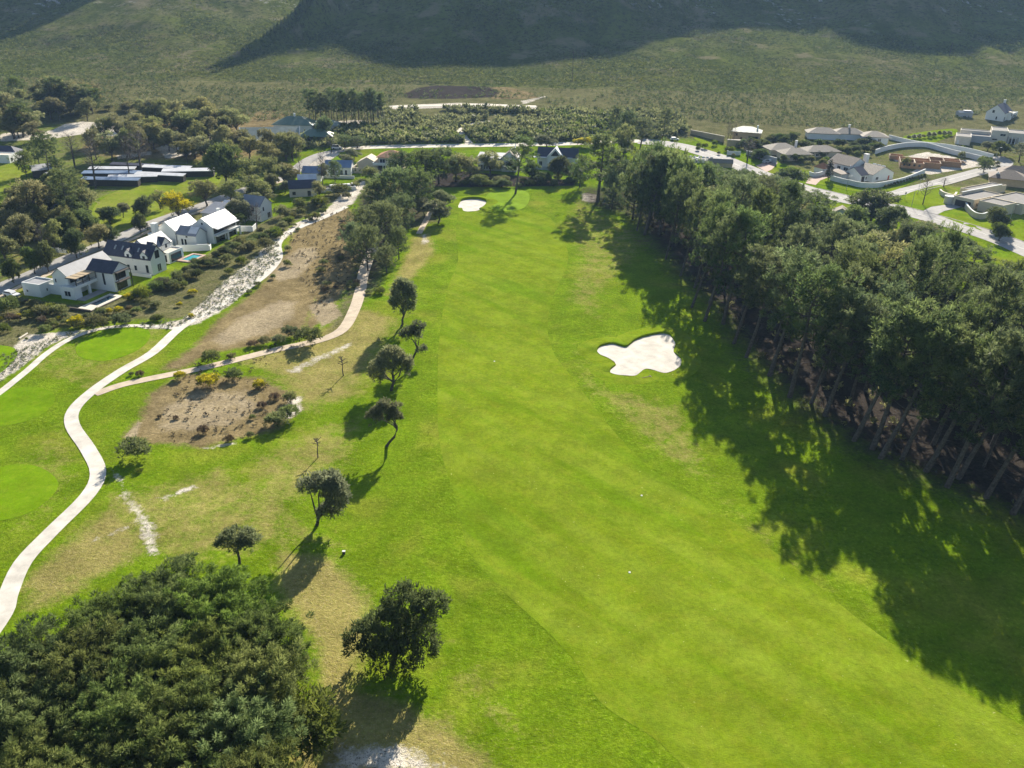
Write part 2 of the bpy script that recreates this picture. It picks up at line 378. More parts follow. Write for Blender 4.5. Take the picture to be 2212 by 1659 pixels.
Y_SPLIT = 566.0
rows = [-70.0]
while rows[-1] < 40: rows.append(rows[-1]+10)
while rows[-1] < Y_SPLIT: rows.append(rows[-1]+min(3.0, max(.55, rows[-1]*.0075)))
rows[-1] = Y_SPLIT
NC = 420
def sheet_grid(rows, nc, wid):
    s = np.linspace(-1, 1, nc); yy = np.array(rows)
    X = wid(yy)[:, None]*s[None, :]; Y = np.repeat(yy[:, None], nc, 1)
    n, k = X.shape; i = np.arange(n*k).reshape(n, k)
    Q = np.stack([i[:-1, :-1], i[:-1, 1:], i[1:, 1:], i[1:, :-1]], -1).reshape(-1, 4)
    return X.ravel(), Y.ravel(), Q
wid = lambda y: .70*np.maximum(y, 0)+70.0
GX, GY, GQ = sheet_grid(rows, NC, wid)
GZ = Tv(GX, GY)
def sdf(poly, X, Y):
    d = np.full(X.shape, 1e9); ins = np.zeros(X.shape, bool); n = len(poly)
    for i in range(n):
        (x0, y0), (x1, y1) = poly[i], poly[(i+1) % n]
        ex, ey = x1-x0, y1-y0; l = ex*ex+ey*ey+1e-9
        t = np.clip(((X-x0)*ex+(Y-y0)*ey)/l, 0, 1)
        d = np.minimum(d, (X-x0-t*ex)**2+(Y-y0-t*ey)**2)
        ins ^= ((y0 > Y) != (y1 > Y)) & (X < (x1-x0)*(Y-y0)/((y1-y0) if abs(y1-y0) > 1e-9 else 1e-9)+x0)
    d = np.sqrt(d); return np.where(ins, -d, d)
def weight(px_poly, soft): return np.clip(.5-sdf(pts(px_poly), GX, GY)/soft, 0, 1)
def wmax(*l):
    r = np.zeros(GX.shape)
    for poly, soft, amt in l: r = np.maximum(r, weight(poly, soft)*amt)
    return r
w_dry = wmax(
    ([(600, 1195), (720, 1205), (795, 1290), (790, 1390), (770, 1480), (880, 1520), (1000, 1590), (1100, 1700), (560, 1720), (690, 1500), (680, 1380), (600, 1290)], 6, .95),
    ([(680, 1560), (800, 1530), (950, 1590), (1060, 1680), (660, 1700)], 5, .9),
    ([(330, 1050), (480, 1000), (640, 1090), (660, 1180), (430, 1220), (250, 1200), (180, 1180), (240, 1040)], 8, .55),
    ([(40, 1260), (180, 1130), (260, 1080), (330, 1190), (150, 1290), (50, 1330)], 5, .72),
    ([(500, 780), (640, 740), (780, 660), (860, 690), (800, 790), (700, 870), (650, 880), (620, 820)], 6, .72),
    ([(640, 900), (780, 860), (860, 720), (900, 640), (860, 690), (770, 700), (640, 800), (560, 810)], 9, .62),
    ([(520, 1000), (660, 920), (790, 900), (760, 1010), (640, 1100), (760, 1180), (640, 1200), (520, 1120)], 10, .55),
    ([(890, 510), (930, 500), (945, 540), (860, 640), (830, 640)], 4, .7),
    ([(1240, 420), (1420, 520), (1300, 640), (1300, 700), (1215, 650), (1245, 560), (1210, 480)], 8, .46),
    ([(1240, 740), (1300, 830), (1480, 880), (1560, 1060), (1440, 1000), (1330, 900), (1250, 830)], 8, .52),
    ([(1490, 1010), (1660, 1140), (1800, 1290), (1600, 1140)], 6, .45),
    ([(30, 760), (140, 690), (370, 700), (360, 760), (200, 860), (60, 800)], 5, .40),
    ([(60, 960), (160, 870), (200, 1000), (140, 1100), (20, 1200), (0, 1000)], 8, .38),
    ([(1490, 1620), (1700, 1500), (2000, 1640), (1900, 1700)], 10, .42),
    ([(960, 1380), (1080, 1460), (1180, 1620), (1060, 1640), (960, 1500)], 8, .40),
    ([(0, 480), (250, 480), (480, 400), (520, 440), (60, 640), (0, 640)], 8, .6),
    ([(1980, 380), (2212, 360), (2260, 480), (2100, 480)], 8, .42))
w_scrub = np.maximum(vsm((GY-395)/70.0), 0)
w_scrub = np.maximum(w_scrub, wmax(
    ([(-40, 560), (60, 640), (160, 655), (270, 640), (340, 615), (520, 500), (620, 450), (700, 420), (780, 380), (800, 400), (640, 480), (560, 600), (400, 690), (190, 700), (90, 720), (-40, 800)], 5, .72),
    ([(-60, 250), (640, 235), (660, 330), (560, 420), (500, 460), (240, 590), (-60, 640)], 14, .55),
    ([(1430, 275), (2212, 225), (2320, 400), (2212, 440), (2130, 420), (2030, 400), (1890, 412), (1790, 385), (1700, 360), (1600, 325), (1500, 300)], 8, .62),
    ([(760, 380), (960, 400), (940, 420), (960, 480), (880, 500), (830, 620), (740, 720), (690, 740), (760, 560), (770, 450)], 6, .62)))
w_scrub *= 1-wmax(([(195, 470), (215, 430), (300, 395), (430, 372), (480, 372), (420, 440), (330, 470), (240, 500)], 4, 1), ([(-40, 352), (70, 360), (70, 440), (-40, 460)], 4, 1))
w_brown = wmax(
    ([(612, 545), (640, 490), (750, 445), (775, 470), (765, 540), (735, 590), (690, 640), (655, 720), (560, 745), (450, 765), (390, 800), (340, 800), (400, 760), (430, 735), (480, 680), (560, 620)], 7, .92),
    ([(318, 850), (400, 805), (560, 815), (640, 850), (660, 880), (600, 930), (520, 950), (430, 968), (330, 960), (262, 945), (300, 900)], 7, .9),
    ([(690, 560), (770, 520), (800, 520), (760, 620), (700, 700), (640, 740)], 5, .7),
    ([(1030, 192), (1090, 186), (1150, 200), (1170, 214), (1060, 214)], 4, .8),
    ([(200, 280), (600, 235), (640, 250), (560, 340), (480, 350), (250, 345), (150, 330)], 14, .72),
    ([(1600, 200), (2212, 140), (2212, 230), (1800, 255), (1500, 265)], 20, .22))
w_pink = wmax(
    ([(600, 565), (640, 535), (690, 530), (695, 555), (650, 600), (600, 612), (575, 600)], 6, .72),
    ([(440, 740), (500, 690), (600, 645), (650, 650), (640, 690), (590, 720), (480, 755)], 7, .72),
    ([(330, 880), (420, 830), (560, 840), (590, 880), (500, 930), (400, 945), (310, 940)], 7, .58),
    ([(265, 945), (300, 905), (310, 910), (290, 955)], 2, .8),
    ([(660, 660), (720, 640), (745, 680), (690, 715)], 3, .7))
w_sand = wmax(
    ([(0, 770), (60, 722), (150, 715), (240, 705), (340, 700), (390, 690), (440, 650), (480, 610), (545, 560), (585, 520), (610, 515), (606, 560), (560, 605), (500, 660), (430, 700), (370, 712), (200, 708), (110, 745), (40, 800), (-40, 850), (-40, 790)], 4, .86),
    ([(580, 525), (640, 480), (700, 455), (740, 415), (790, 385), (790, 402), (765, 440), (700, 470), (640, 500), (600, 530)], 4, .8),
    ([(235, 1010), (262, 1020), (300, 1085), (345, 1130), (352, 1205), (312, 1205), (285, 1120), (255, 1070)], 5, .72),
    ([(190, 1165), (280, 1130), (290, 1140), (200, 1180)], 3, .6), ([(330, 1075), (420, 1040), (440, 1055), (350, 1090)], 3, .6),
    ([(700, 1600), (860, 1590), (1000, 1640), (1000, 1700), (660, 1700)], 9, .70),
    ([(610, 860), (660, 850), (660, 890), (610, 920)], 3, .62), ([(430, 968), (520, 950), (525, 958), (440, 975)], 2, .65),
    ([(600, 800), (760, 730), (780, 745), (640, 815)], 4, .52),
    ([(905, 505), (925, 500), (940, 530), (905, 530)], 3, .5), ([(1255, 415), (1300, 420), (1290, 440), (1255, 435)], 3, .7),
    ([(835, 228), (1000, 222), (1160, 228), (1160, 236), (1000, 232), (850, 236)], 3, 1.0), ([(1120, 218), (1180, 205), (1184, 209), (1130, 228)], 4, .58),
    ([(985, 285), (1000, 270), (1040, 262), (1040, 267), (1005, 280), (1012, 300), (1025, 312), (1005, 312)], 2, .9),
    ([(0, 288), (110, 282), (140, 268), (180, 262), (250, 268), (330, 280), (380, 290), (330, 300), (180, 290), (110, 300), (0, 306)], 3, .9),
    ([(330, 320), (420, 290), (480, 280), (440, 330), (360, 345)], 4, .66), ([(640, 262), (790, 258), (800, 268), (660, 270)], 3, .6), ([(250, 335), (330, 325), (330, 335), (250, 345)], 3, .7),
    ([(1965, 372), (2010, 377), (2124, 358), (2110, 345), (2060, 345), (2010, 352)], 2, .95), ([(1925, 345), (1990, 368), (2070, 340), (2000, 328)], 2, .9),
    ([(640, 368), (665, 345), (720, 330), (740, 330), (700, 355)], 2, .8), ([(1430, 318), (1500, 340), (1540, 352), (1500, 352), (1420, 330)], 2, .6))
w_litter_shade = wmax(
    ([(868, 204), (900, 190), (960, 181), (1040, 182), (1080, 196), (1070, 210), (980, 214), (880, 213)], 5, .85), ([(1250, 262), (1300, 250), (1440, 248), (1440, 256), (1350, 268)], 4, .7),  # first outline: brown earth bank with its shade painted into the cover
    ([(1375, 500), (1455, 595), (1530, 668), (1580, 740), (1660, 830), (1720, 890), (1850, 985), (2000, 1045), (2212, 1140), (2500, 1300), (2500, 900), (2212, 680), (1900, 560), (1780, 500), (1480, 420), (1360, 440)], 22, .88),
    ([(1240, 400), (1420, 400), (1420, 520), (1340, 470), (1240, 440)], 12, .62),
    ([(900, 398), (960, 405), (1240, 402), (1250, 390), (1000, 370), (880, 380)], 4, .9),
    ([(760, 420), (930, 410), (935, 470), (880, 500), (790, 640), (740, 620), (770, 520)], 6, .55),
    ([(20, 1420), (200, 1330), (450, 1300), (580, 1400), (620, 1600), (560, 1800), (-100, 1800), (-200, 1560)], 6, .62))
V = np.stack([GX, GY, GZ], 1)
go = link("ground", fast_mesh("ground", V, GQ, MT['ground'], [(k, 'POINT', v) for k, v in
    (("w_dry", w_dry), ("w_scrub", w_scrub), ("w_brown", w_brown), ("w_pink", w_pink), ("w_sand", w_sand), ("w_litter_shade", w_litter_shade))], True))
tag(go, kind='structure')
def gmask(att, x, y):                       # cover weight near a point (scalar)
    r = min(len(rows)-2, max(0, int(np.searchsorted(rows, y))-1)); s = (x/wid(np.array(rows[r]))+1)/2*(NC-1)
    return float(att[r*NC+min(NC-1, max(0, int(round(float(s)))))])
mrows = [Y_SPLIT]
while mrows[-1] < 2300: mrows.append(mrows[-1]+min(14.0, max(2.4, (mrows[-1]-520)*.03)))
MX, MY, MQ = sheet_grid(mrows, NC, wid)
MZ = Tm(MX, MY)
def vnoise(x, y, s, seed):                  # value noise for the relief
    r = np.random.RandomState(seed); tab = r.rand(64, 64)
    u, v = x/s, y/s; i, j = np.floor(u).astype(int), np.floor(v).astype(int); f, h = u-i, v-j; f, h = f*f*(3-2*f), h*h*(3-2*h)
    a = lambda p, q: tab[p % 64, q % 64]
    return (a(i, j)*(1-f)+a(i+1, j)*f)*(1-h)+(a(i, j+1)*(1-f)+a(i+1, j+1)*f)*h-.5
rel = vsm((MY-600)/120)
MZ = MZ+rel*(vnoise(MX, MY, 60, 1)*5+vnoise(MX, MY, 22, 2)*2.4+vnoise(MX, MY, 9, 3)*1.1+vnoise(MX+MY*.25, MY*.22, 34, 9)*5.0+vnoise(MX-MY*.3, MY*.3, 15, 10)*2.2)
mo = link("mountain", fast_mesh("mountain", np.stack([MX, MY, MZ], 1), MQ, MT['hill'], [("rocky", 'POINT', vsm((MY-720)/160))], True))
tag(mo, kind='structure')

# ------------------------------------------------------------------ sheets and strips that lie on the ground
def smooth_line(l, closed=False, step=6):
    n = len(l); out = []
    for i in range(n if closed else n-1):
        p0, p1, p2, p3 = (l[(i-1) % n], l[i], l[(i+1) % n], l[(i+2) % n]) if closed else (l[max(0, i-1)], l[i], l[i+1], l[min(n-1, i+2)])
        for k in range(step):
            t = k/step
            out.append(tuple(.5*((2*p1[j])+(-p0[j]+p2[j])*t+(2*p0[j]-5*p1[j]+4*p2[j]-p3[j])*t*t+(-p0[j]+3*p1[j]-3*p2[j]+p3[j])*t**3) for j in (0, 1)))
    if not closed: out.append(tuple(l[-1]))
    return out
def sheet(name, poly_px, m, dz, cell=2.5, smooth=4, kind='structure', world=False):
    b = poly_px if world else pts(poly_px)
    if smooth: b = smooth_line(b, True, smooth)
    xs, ys = [q[0] for q in b], [q[1] for q in b]
    gx, gy = np.meshgrid(np.arange(min(xs), max(xs), cell), np.arange(min(ys), max(ys), cell)); gx, gy = gx.ravel(), gy.ravel()
    ok = sdf(b, gx, gy) < -.25*cell
    vs = [Vector(q) for q in b]+[Vector((float(a), float(c))) for a, c in zip(gx[ok], gy[ok])]
    n = len(b); r = delaunay_2d_cdt(vs, [(i, (i+1) % n) for i in range(n)], [], 1, 1e-4)
    v = np.array([(q.x, q.y, Tg(q.x, q.y)+dz) for q in r[0]]); f = np.array([t for t in r[2] if len(t) == 3], dtype=np.int32)
    a, b2, c2 = v[f[:, 0]], v[f[:, 1]], v[f[:, 2]]
    fl = ((b2-a)[:, 0]*(c2-a)[:, 1]-(b2-a)[:, 1]*(c2-a)[:, 0]) < 0
    f[fl] = f[fl][:, ::-1]
    return tag(link(name, fast_mesh(name, v, f, m, (), True)), kind=kind)
def strip(name, line, width, m, dz, thick=0.0, step=4, world=False, kind='structure', closed=False, off=0.0, rows_=5):
    l = line if world else pts(line); l = smooth_line(l, closed, step)
    if closed: l = l+[l[0]]
    n = len(l); V, Q = [], []
    k = rows_ if not thick else rows_+2
    for i in range(n):
        a, b = l[max(0, i-1)], l[min(n-1, i+1)]; dx, dy = b[0]-a[0], b[1]-a[1]; s = math.hypot(dx, dy) or 1; nx, ny = dy/s, -dx/s
        w = width(i/(n-1)) if callable(width) else width
        us = [-.5+j/(rows_-1) for j in range(rows_)]
        if thick: us = [-.5]+us+[.5]
        for j, u in enumerate(us):
            x, y = l[i][0]+nx*(u*w+off), l[i][1]+ny*(u*w+off)
            V.append((x, y, Tg(x, y)+(dz-thick-.15 if thick and j in (0, k-1) else dz)))
    for i in range(n-1):
        for j in range(k-1): Q.append((i*k+j, i*k+j+1, (i+1)*k+j+1, (i+1)*k+j))
    o = link(name, fast_mesh(name, np.array(V), np.array(Q), m)); 
    return tag(o, kind=kind) if kind else o

sheet("fairway", [(1000, 452), (985, 500), (990, 560), (968, 620), (950, 720), (945, 830), (950, 960), (985, 1080), (1012, 1190), (1080, 1270), (1180, 1362), (1250, 1440), (1300, 1520), (1420, 1600), (1500, 1680), (1700, 1850),
    (2600, 1850), (2500, 1700), (2212, 1570), (1900, 1372), (1700, 1212), (1560, 1112), (1430, 1030), (1370, 980), (1300, 900), (1240, 820), (1195, 760), (1183, 700), (1195, 640), (1228, 560), (1205, 490), (1160, 458), (1080, 462)], MT['fairway'], .022, 2)
sheet("putting_green", [(1048, 432), (1060, 416), (1108, 408), (1140, 416), (1142, 436), (1125, 452), (1080, 456), (1056, 448)], MT['green'], .05, 2)
sheet("teeing_ground", [(163, 756), (185, 728), (240, 710), (305, 708), (325, 725), (300, 755), (240, 778), (185, 776)], MT['tee'], .035, 2)
sheet("teeing_ground", [(-30, 880), (20, 842), (85, 838), (118, 855), (105, 885), (50, 912), (-20, 918)], MT['tee'], .035, 2)
sheet("teeing_ground", [(-60, 1060), (0, 1010), (70, 1005), (118, 1030), (122, 1060), (70, 1105), (0, 1125), (-60, 1125)], MT['tee'], .035, 2)
sheet("teeing_ground", [(-60, 752), (10, 747), (38, 760), (25, 785), (-10, 812), (-60, 825)], MT['tee'], .035, 2)
sheet("paddock", [(197, 474), (218, 432), (300, 397), (420, 378), (478, 374), (470, 400), (420, 440), (330, 470), (290, 492), (240, 500)], MT['field'], .05, 4)
sheet("paddock", [(-80, 352), (0, 352), (62, 366), (72, 392), (70, 440), (0, 452), (-80, 470)], MT['field'], .05, 4)
sheet("paddock", [(255, 512), (300, 480), (345, 462), (360, 470), (330, 492), (290, 512)], MT['field'], .05, 4)
sheet("lawn", [(1752, 394), (1790, 385), (1850, 404), (1900, 404), (1960, 388), (1985, 388), (1930, 412), (1890, 416), (1848, 414), (1800, 405), (1768, 398)], MT['fairway'], .07, 3)
sheet("lawn", [(1944, 432), (1958, 420), (1985, 410), (2036, 400), (2040, 425), (2072, 440), (2010, 446), (1990, 456), (1965, 447)], MT['fairway'], .07, 3)
sheet("lawn", [(2028, 462), (2078, 455), (2110, 475), (2212, 490), (2300, 520), (2212, 520), (2160, 512), (2080, 485)], MT['fairway'], .07, 3)
sheet("lawn", [(1748, 408), (1775, 418), (1790, 432), (1786, 448), (1778, 440), (1760, 424)], MT['fairway'], .07, 3)
sheet("lawn", [(1950, 300), (1975, 288), (2060, 278), (2064, 290), (2040, 300), (2000, 312)], MT['fairway'], .07, 4)
sheet("lawn", [(1500, 300), (1510, 298), (1550, 316), (1545, 324)], MT['fairway'], .07, 3)
# cart path, its branch, sandy track
strip("cart_path", [(-60, 1420), (4, 1330), (18, 1285), (50, 1215), (110, 1150), (190, 1070), (212, 1020), (190, 970), (157, 920), (160, 885), (200, 845), (265, 800), (330, 762), (390, 708), (455, 672), (520, 632), (575, 592), (602, 558), (600, 530), (615, 508), (650, 490), (700, 470), (748, 447)], lambda t: 2.7-.5*t, MT['path'], .08)
strip("cart_path", [(-60, 890), (0, 848), (60, 800), (100, 765), (150, 733), (210, 712), (280, 704), (350, 706), (388, 712)], 1.7, MT['path'], .07)
strip("sandy_track", [(205, 852), (262, 832), (340, 815), (430, 797), (520, 775), (600, 755), (690, 735), (740, 712), (765, 670), (778, 630), (783, 600), (792, 570), (806, 535)], lambda t: 2.3+1.0*t, MT['dirt'], .07)
strip("sandy_track", [(905, 505), (940, 440), (950, 415)], 2.0, MT['dirt'], .07)
# roads
RL = [(-120, 690), (0, 622), (60, 597), (130, 565), (240, 522), (330, 482), (430, 447), (500, 420), (560, 400), (620, 380), (645, 362), (668, 345), (700, 332), (745, 324)]
strip("road", RL, 6.0, MT['asphalt'], .06)
strip("pavement", RL[:10], 1.5, MT['dirt'], .17, .12, off=4.4)
strip("road", [(742, 322), (800, 318), (880, 316), (960, 315), (1100, 313), (1240, 310), (1320, 306), (1385, 305), (1420, 307)], 6.5, MT['palegravel'], .06)
RRD = [(1380, 305), (1425, 309), (1475, 317), (1520, 330), (1560, 343), (1610, 364), (1654, 381), (1700, 396), (1750, 412), (1800, 424), (1860, 438), (1930, 450), (2000, 468), (2090, 494), (2170, 521), (2260, 560)]
strip("road", RRD, 11.5, MT['asphalt'], .07)
strip("kerb", RRD[8:], .35, MT['kerb'], .16, .12, off=-5.95)
strip("road_marking", RRD, .18, MT['paint'], .10)
strip("road", [(1880, 434), (1905, 422), (1960, 412), (2010, 400), (2060, 386), (2116, 371), (2150, 362), (2170, 350), (2150, 338)], 7.5, MT['asphalt'], .065)
strip("kerb", [(1985, 413), (2036, 402), (2080, 390), (2116, 379)], .3, MT['kerb'], .16, .12)
strip("road_marking", [(1890, 430), (1905, 422), (1960, 412), (2010, 400), (2060, 386), (2116, 371)], .18, MT['paint'], .10)
sheet("driveway", [(1740, 396), (1750, 380), (1782, 374), (1792, 382), (1772, 390), (1762, 400)], MT['brickpave'], .09, 3, 0)
sheet("driveway", [(1632, 358), (1662, 348), (1680, 352), (1668, 366), (1656, 372)], MT['brickpave'], .09, 3, 0)
sheet("driveway", [(1990, 458), (2012, 447), (2062, 440), (2085, 446), (2040, 456), (2020, 466)], MT['asphalt'], .09, 3, 0)
strip("dam_track", [(830, 232), (900, 229), (1000, 227), (1080, 228), (1158, 230)], 5, MT['palegravel'], .1)
strip("footpath", [(1016, 310), (1004, 298), (990, 288), (1002, 276), (1030, 268), (1060, 262)], 3, MT['palegravel'], .1)

# ------------------------------------------------------------------ bunkers: a sand floor inside a turf lip that rises on the far side
def bunker(px_poly, label, rise):
    b = smooth_line(pts(px_poly), True, 6); cx = sum(q[0] for q in b)/len(b); cy = sum(q[1] for q in b)/len(b); cz = Tg(cx, cy)
    root = empty("sand_bunker", (cx, cy, cz), 0, label, "bunker"); ymin, ymax = min(q[1] for q in b), max(q[1] for q in b)
    n = len(b); gx, gy = np.meshgrid(np.arange(min(q[0] for q in b), max(q[0] for q in b), 1.0), np.arange(ymin, ymax, 1.0)); gx, gy = gx.ravel(), gy.ravel()
    sd = sdf(b, gx, gy); ok = sd < -.4
    vs = [Vector(q) for q in b]+[Vector((float(a), float(c))) for a, c in zip(gx[ok], gy[ok])]
    r = delaunay_2d_cdt(vs, [(i, (i+1) % n) for i in range(n)], [], 1, 1e-4)
    v = np.array([(q.x-cx, q.y-cy, Tg(q.x, q.y)-cz+.10+.05*math.sin(q.x*1.7)*math.sin(q.y*1.3)) for q in r[0]]); f = np.array([t for t in r[2] if len(t) == 3])
    a, b2, c2 = v[f[:, 0]], v[f[:, 1]], v[f[:, 2]]; fl = ((b2-a)[:, 0]*(c2-a)[:, 1]-(b2-a)[:, 1]*(c2-a)[:, 0]) < 0; f[fl] = f[fl][:, ::-1]
    link("sand", fast_mesh("bunker_sand", v, f, MT['bunker'], (), True), root)
    m = MB(); area = sum(b[i][0]*b[(i+1) % n][1]-b[(i+1) % n][0]*b[i][1] for i in range(n)); sg = 1 if area > 0 else -1
    prof = []
    for i in range(n):
        p0, p1 = b[i-1], b[(i+1) % n]; dx, dy = p1[0]-p0[0], p1[1]-p0[1]; s = math.hypot(dx, dy) or 1; nx, ny = sg*dy/s, -sg*dx/s
        h = rise*(sm((ny+.35)/1.0)*.95+.05)*(.8+.4*(b[i][1]-ymin)/(ymax-ymin+.1)); x, y = b[i]
        prof.append([(x+nx*o-cx, y+ny*o-cy, Tg(x+nx*o, y+ny*o)-cz+z) for o, z in ((-.1, .04), (.05, h), (.4, h+.03), (2.4, h*.5+.03), (5.0, -.02))])
    for i in range(n):
        for k in range(4): m.quad(prof[i][k], prof[(i+1) % n][k], prof[(i+1) % n][k+1], prof[i][k+1])
    m.build("turf_lip", MT['fairway'], root)
bunker([(1290, 757), (1300, 748), (1325, 744), (1352, 750), (1372, 736), (1400, 726), (1440, 722), (1458, 740), (1455, 760), (1470, 775), (1468, 792), (1440, 806), (1412, 800), (1392, 798), (1370, 812), (1325, 808), (1318, 800), (1330, 788), (1318, 776), (1296, 766)],
       "large star-shaped pale sand bunker half shaded by the pine stand", .5)
bunker([(992, 440), (998, 434), (1012, 431), (1035, 431), (1050, 436), (1046, 444), (1036, 450), (1036, 454), (1020, 457), (1002, 456), (998, 450), (990, 448)],
       "small white kidney-shaped sand bunker beside the putting green", .8)
# ------------------------------------------------------------------ vegetation prototypes (meshes shared by the copies)
def unit(a): return a/np.maximum(np.linalg.norm(a, axis=-1, keepdims=True), 1e-9)
def tufts(rs, pos, axis, size, tint, k, lw=(.42, .16), spread=.75, bloom=None, fat=.42):
    """leaf quads in brush-shaped tufts: pos, axis, size, tint per tuft, k leaves each"""
    n = len(pos); pos = np.repeat(pos, k, 0); axis = np.repeat(unit(axis), k, 0); size = np.repeat(size, k)[:, None]; ti = np.repeat(tint, k)
    rad = rs.normal(size=(n*k, 3)); rad = unit(rad-axis*np.sum(rad*axis, 1, keepdims=True))
    u = rs.rand(n*k, 1)
    base = pos+axis*size*(u*.9-.25)+rad*size*fat*np.sqrt(rs.rand(n*k, 1))*(1-.6*u)
    d = unit(axis*(.55+.5*rs.rand(n*k, 1))+rad*spread+rs.normal(size=(n*k, 3))*.25)
    L = size*lw[0]*(.6+.8*rs.rand(n*k, 1)); w = size*lw[1]*(.7+.6*rs.rand(n*k, 1))
    sd = unit(np.cross(d, rs.normal(size=(n*k, 3))))
    V = np.stack([base-sd*w*.5, base+sd*w*.5, base+d*L+sd*w*.28, base+d*L-sd*w*.28], 1).reshape(-1, 3)
    Q = np.arange(n*k*4).reshape(-1, 4)
    t = np.clip(ti+rs.normal(size=n*k)*.16, 0, 1)
    at = [("tint", 'FACE', t)]
    if bloom is not None: at.append(("bloom", 'FACE', np.clip(np.repeat(bloom, k)+rs.normal(size=n*k)*.22, 0, 1)))
    return V, Q, at
def limb(a, b, sag, n, rs, wob=.06):
    a, b = Vector(a), Vector(b); L = (b-a).length
    return [tuple(a.lerp(b, i/n)+Vector((rs.normal()*wob*L*(0 < i < n), rs.normal()*wob*L*(0 < i < n), sag*L*math.sin(math.pi*i/n)))) for i in range(n+1)]
def proto(name, wood, woodm, V, Q, at, leafm):
    return dict(trunk=wood.mesh(name+"_trunk", woodm) if wood else None, crown=fast_mesh(name+"_crown", V, Q, leafm, at))
def pine(seed, H, Wd, base, nb, per, k, size, mat='pine', flat=.5, trunk=.45, lw=(.42, .13), wind=0.0):
    rs = np.random.RandomState(seed); m = MB()
    tp = [(0, 0, -.6)]+[(rs.normal()*.015*H*t+.02*H*math.sin(t*2), rs.normal()*.015*H*t, H*t*.95) for t in (.15, .35, .55, .75, 1.0)]
    m.tube(tp, [trunk*1.25, trunk, trunk*.8, trunk*.62, trunk*.42, trunk*.1], 7)
    def at_h(t): 
        t = min(.999, max(0, t/.95)); ks = [0, .15, .35, .55, .75, 1.0]; i = max(j for j in range(6) if ks[j] <= t or j == 0); i = min(i, 4)
        f = (t-ks[i])/(ks[i+1]-ks[i]); return Vector(tp[i]).lerp(Vector(tp[i+1]), f)
    P_, A_, S_, T_ = [], [], [], []
    for b in range(nb):
        f = (b+.5)/nb; t = base+(1-base)*(f**.85); az = b*2.4+rs.rand()*.8
        prof = (1-f)**flat*(.62+.5*min(1, f*3))*(.72+.5*rs.rand()); L = Wd/2*prof+.35
        o = at_h(t*.98); d = Vector((math.cos(az), math.sin(az), .18+.55*f+.15*rs.rand())); e = o+d.normalized()*L
        m.tube(limb(o, e, -.08, 3, rs), [.05+.025*L*.8, .04+.016*L, .035, .02], 4, False)
        for c_ in range(per):
            u = .35+.68*math.sqrt(rs.rand()); p = o.lerp(e, u)+Vector((rs.normal(), rs.normal(), rs.normal()*.55+.15))*(.10*Wd*(.45+.55*u))
            out = Vector((p.x, p.y, 0)); out = out.normalized() if out.length > .01 else Vector((0, 0, 1))
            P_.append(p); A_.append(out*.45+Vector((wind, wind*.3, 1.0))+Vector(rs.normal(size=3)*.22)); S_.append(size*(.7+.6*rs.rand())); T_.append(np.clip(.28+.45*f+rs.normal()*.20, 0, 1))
    for s_ in range(5):                    # dead stubs low on the stem
        o = at_h(base*(.45+.1*s_)); az = rs.rand()*6.28; m.tube([o, o+Vector((math.cos(az), math.sin(az), .1+.3*rs.rand()))*(1+2*rs.rand())], [.06, .015], 3, False)
    V, Q, at = tufts(rs, np.array(P_), np.array(A_), np.array(S_), np.array(T_), k, lw)
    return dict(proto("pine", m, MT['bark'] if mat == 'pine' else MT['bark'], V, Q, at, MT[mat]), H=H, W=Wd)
def lobed(seed, H, Wd, lobes, nt_, k, size, mat, wood='bark', trunk=.3, bare=.25, droop=0.0, up=.5, fork=None, name="tree", bloomtop=False, lw=(.42, .16)):
    """crown of leaf tufts on the shells of several lobes [(x, y, z, rx, ry, rz)] in units of the tree"""
    rs = np.random.RandomState(seed); m = MB() if wood else None
    if wood:
        f0 = fork or (0, 0, bare*H)
        m.tube(limb((0, 0, -.5), f0, 0, 3, rs, .05), [trunk*1.3, trunk, trunk*.9, trunk*.75], 7, False)
        for lx, ly, lz, rx, ry, rz in lobes:
            e = (lx*.9, ly*.9, lz-.1*rz); m.tube(limb(f0, e, .06, 3, rs), [trunk*.62, trunk*.45, trunk*.3, trunk*.12], 5, False)
            for _ in range(3):
                dv = unit(rs.normal(size=3)+np.array([0, 0, .6])); m.tube([e, (e[0]+dv[0]*rx*.8, e[1]+dv[1]*ry*.8, e[2]+dv[2]*rz*.8)], [trunk*.2, .02], 4, False)
    vol = np.array([(l[3]*l[4]+l[3]*l[5]+l[4]*l[5]) for l in lobes]); cnt = np.maximum(3, (vol/vol.sum()*nt_).astype(int))
    P_, A_, S_, T_, B_ = [], [], [], [], []
    for (lx, ly, lz, rx, ry, rz), c_ in zip(lobes, cnt):
        d = rs.normal(size=(c_, 3)); d[:, 2] = np.where(d[:, 2] < -.35, -d[:, 2]*.6, d[:, 2]); d = unit(d)
        rr = .62+.42*rs.rand(c_, 1)**.6
        p = d*rr*np.array([rx, ry, rz])+np.array([lx, ly, lz]); P_.append(p)
        A_.append(d*.8+np.array([0, 0, up-droop])+rs.normal(size=(c_, 3))*.25); S_.append(size*(.7+.6*rs.rand(c_)))
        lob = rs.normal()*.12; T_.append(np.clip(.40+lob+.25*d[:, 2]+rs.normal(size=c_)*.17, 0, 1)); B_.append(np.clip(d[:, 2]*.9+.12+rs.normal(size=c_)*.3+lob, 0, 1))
    V, Q, at = tufts(rs, np.concatenate(P_), np.concatenate(A_), np.concatenate(S_), np.concatenate(T_), k, lw, bloom=np.concatenate(B_) if bloomtop else None)
    V[:, 2] = np.maximum(V[:, 2], .02)
    return dict(proto(name, m, MT[wood] if wood else None, V, Q, at, MT[mat]), H=H, W=Wd)
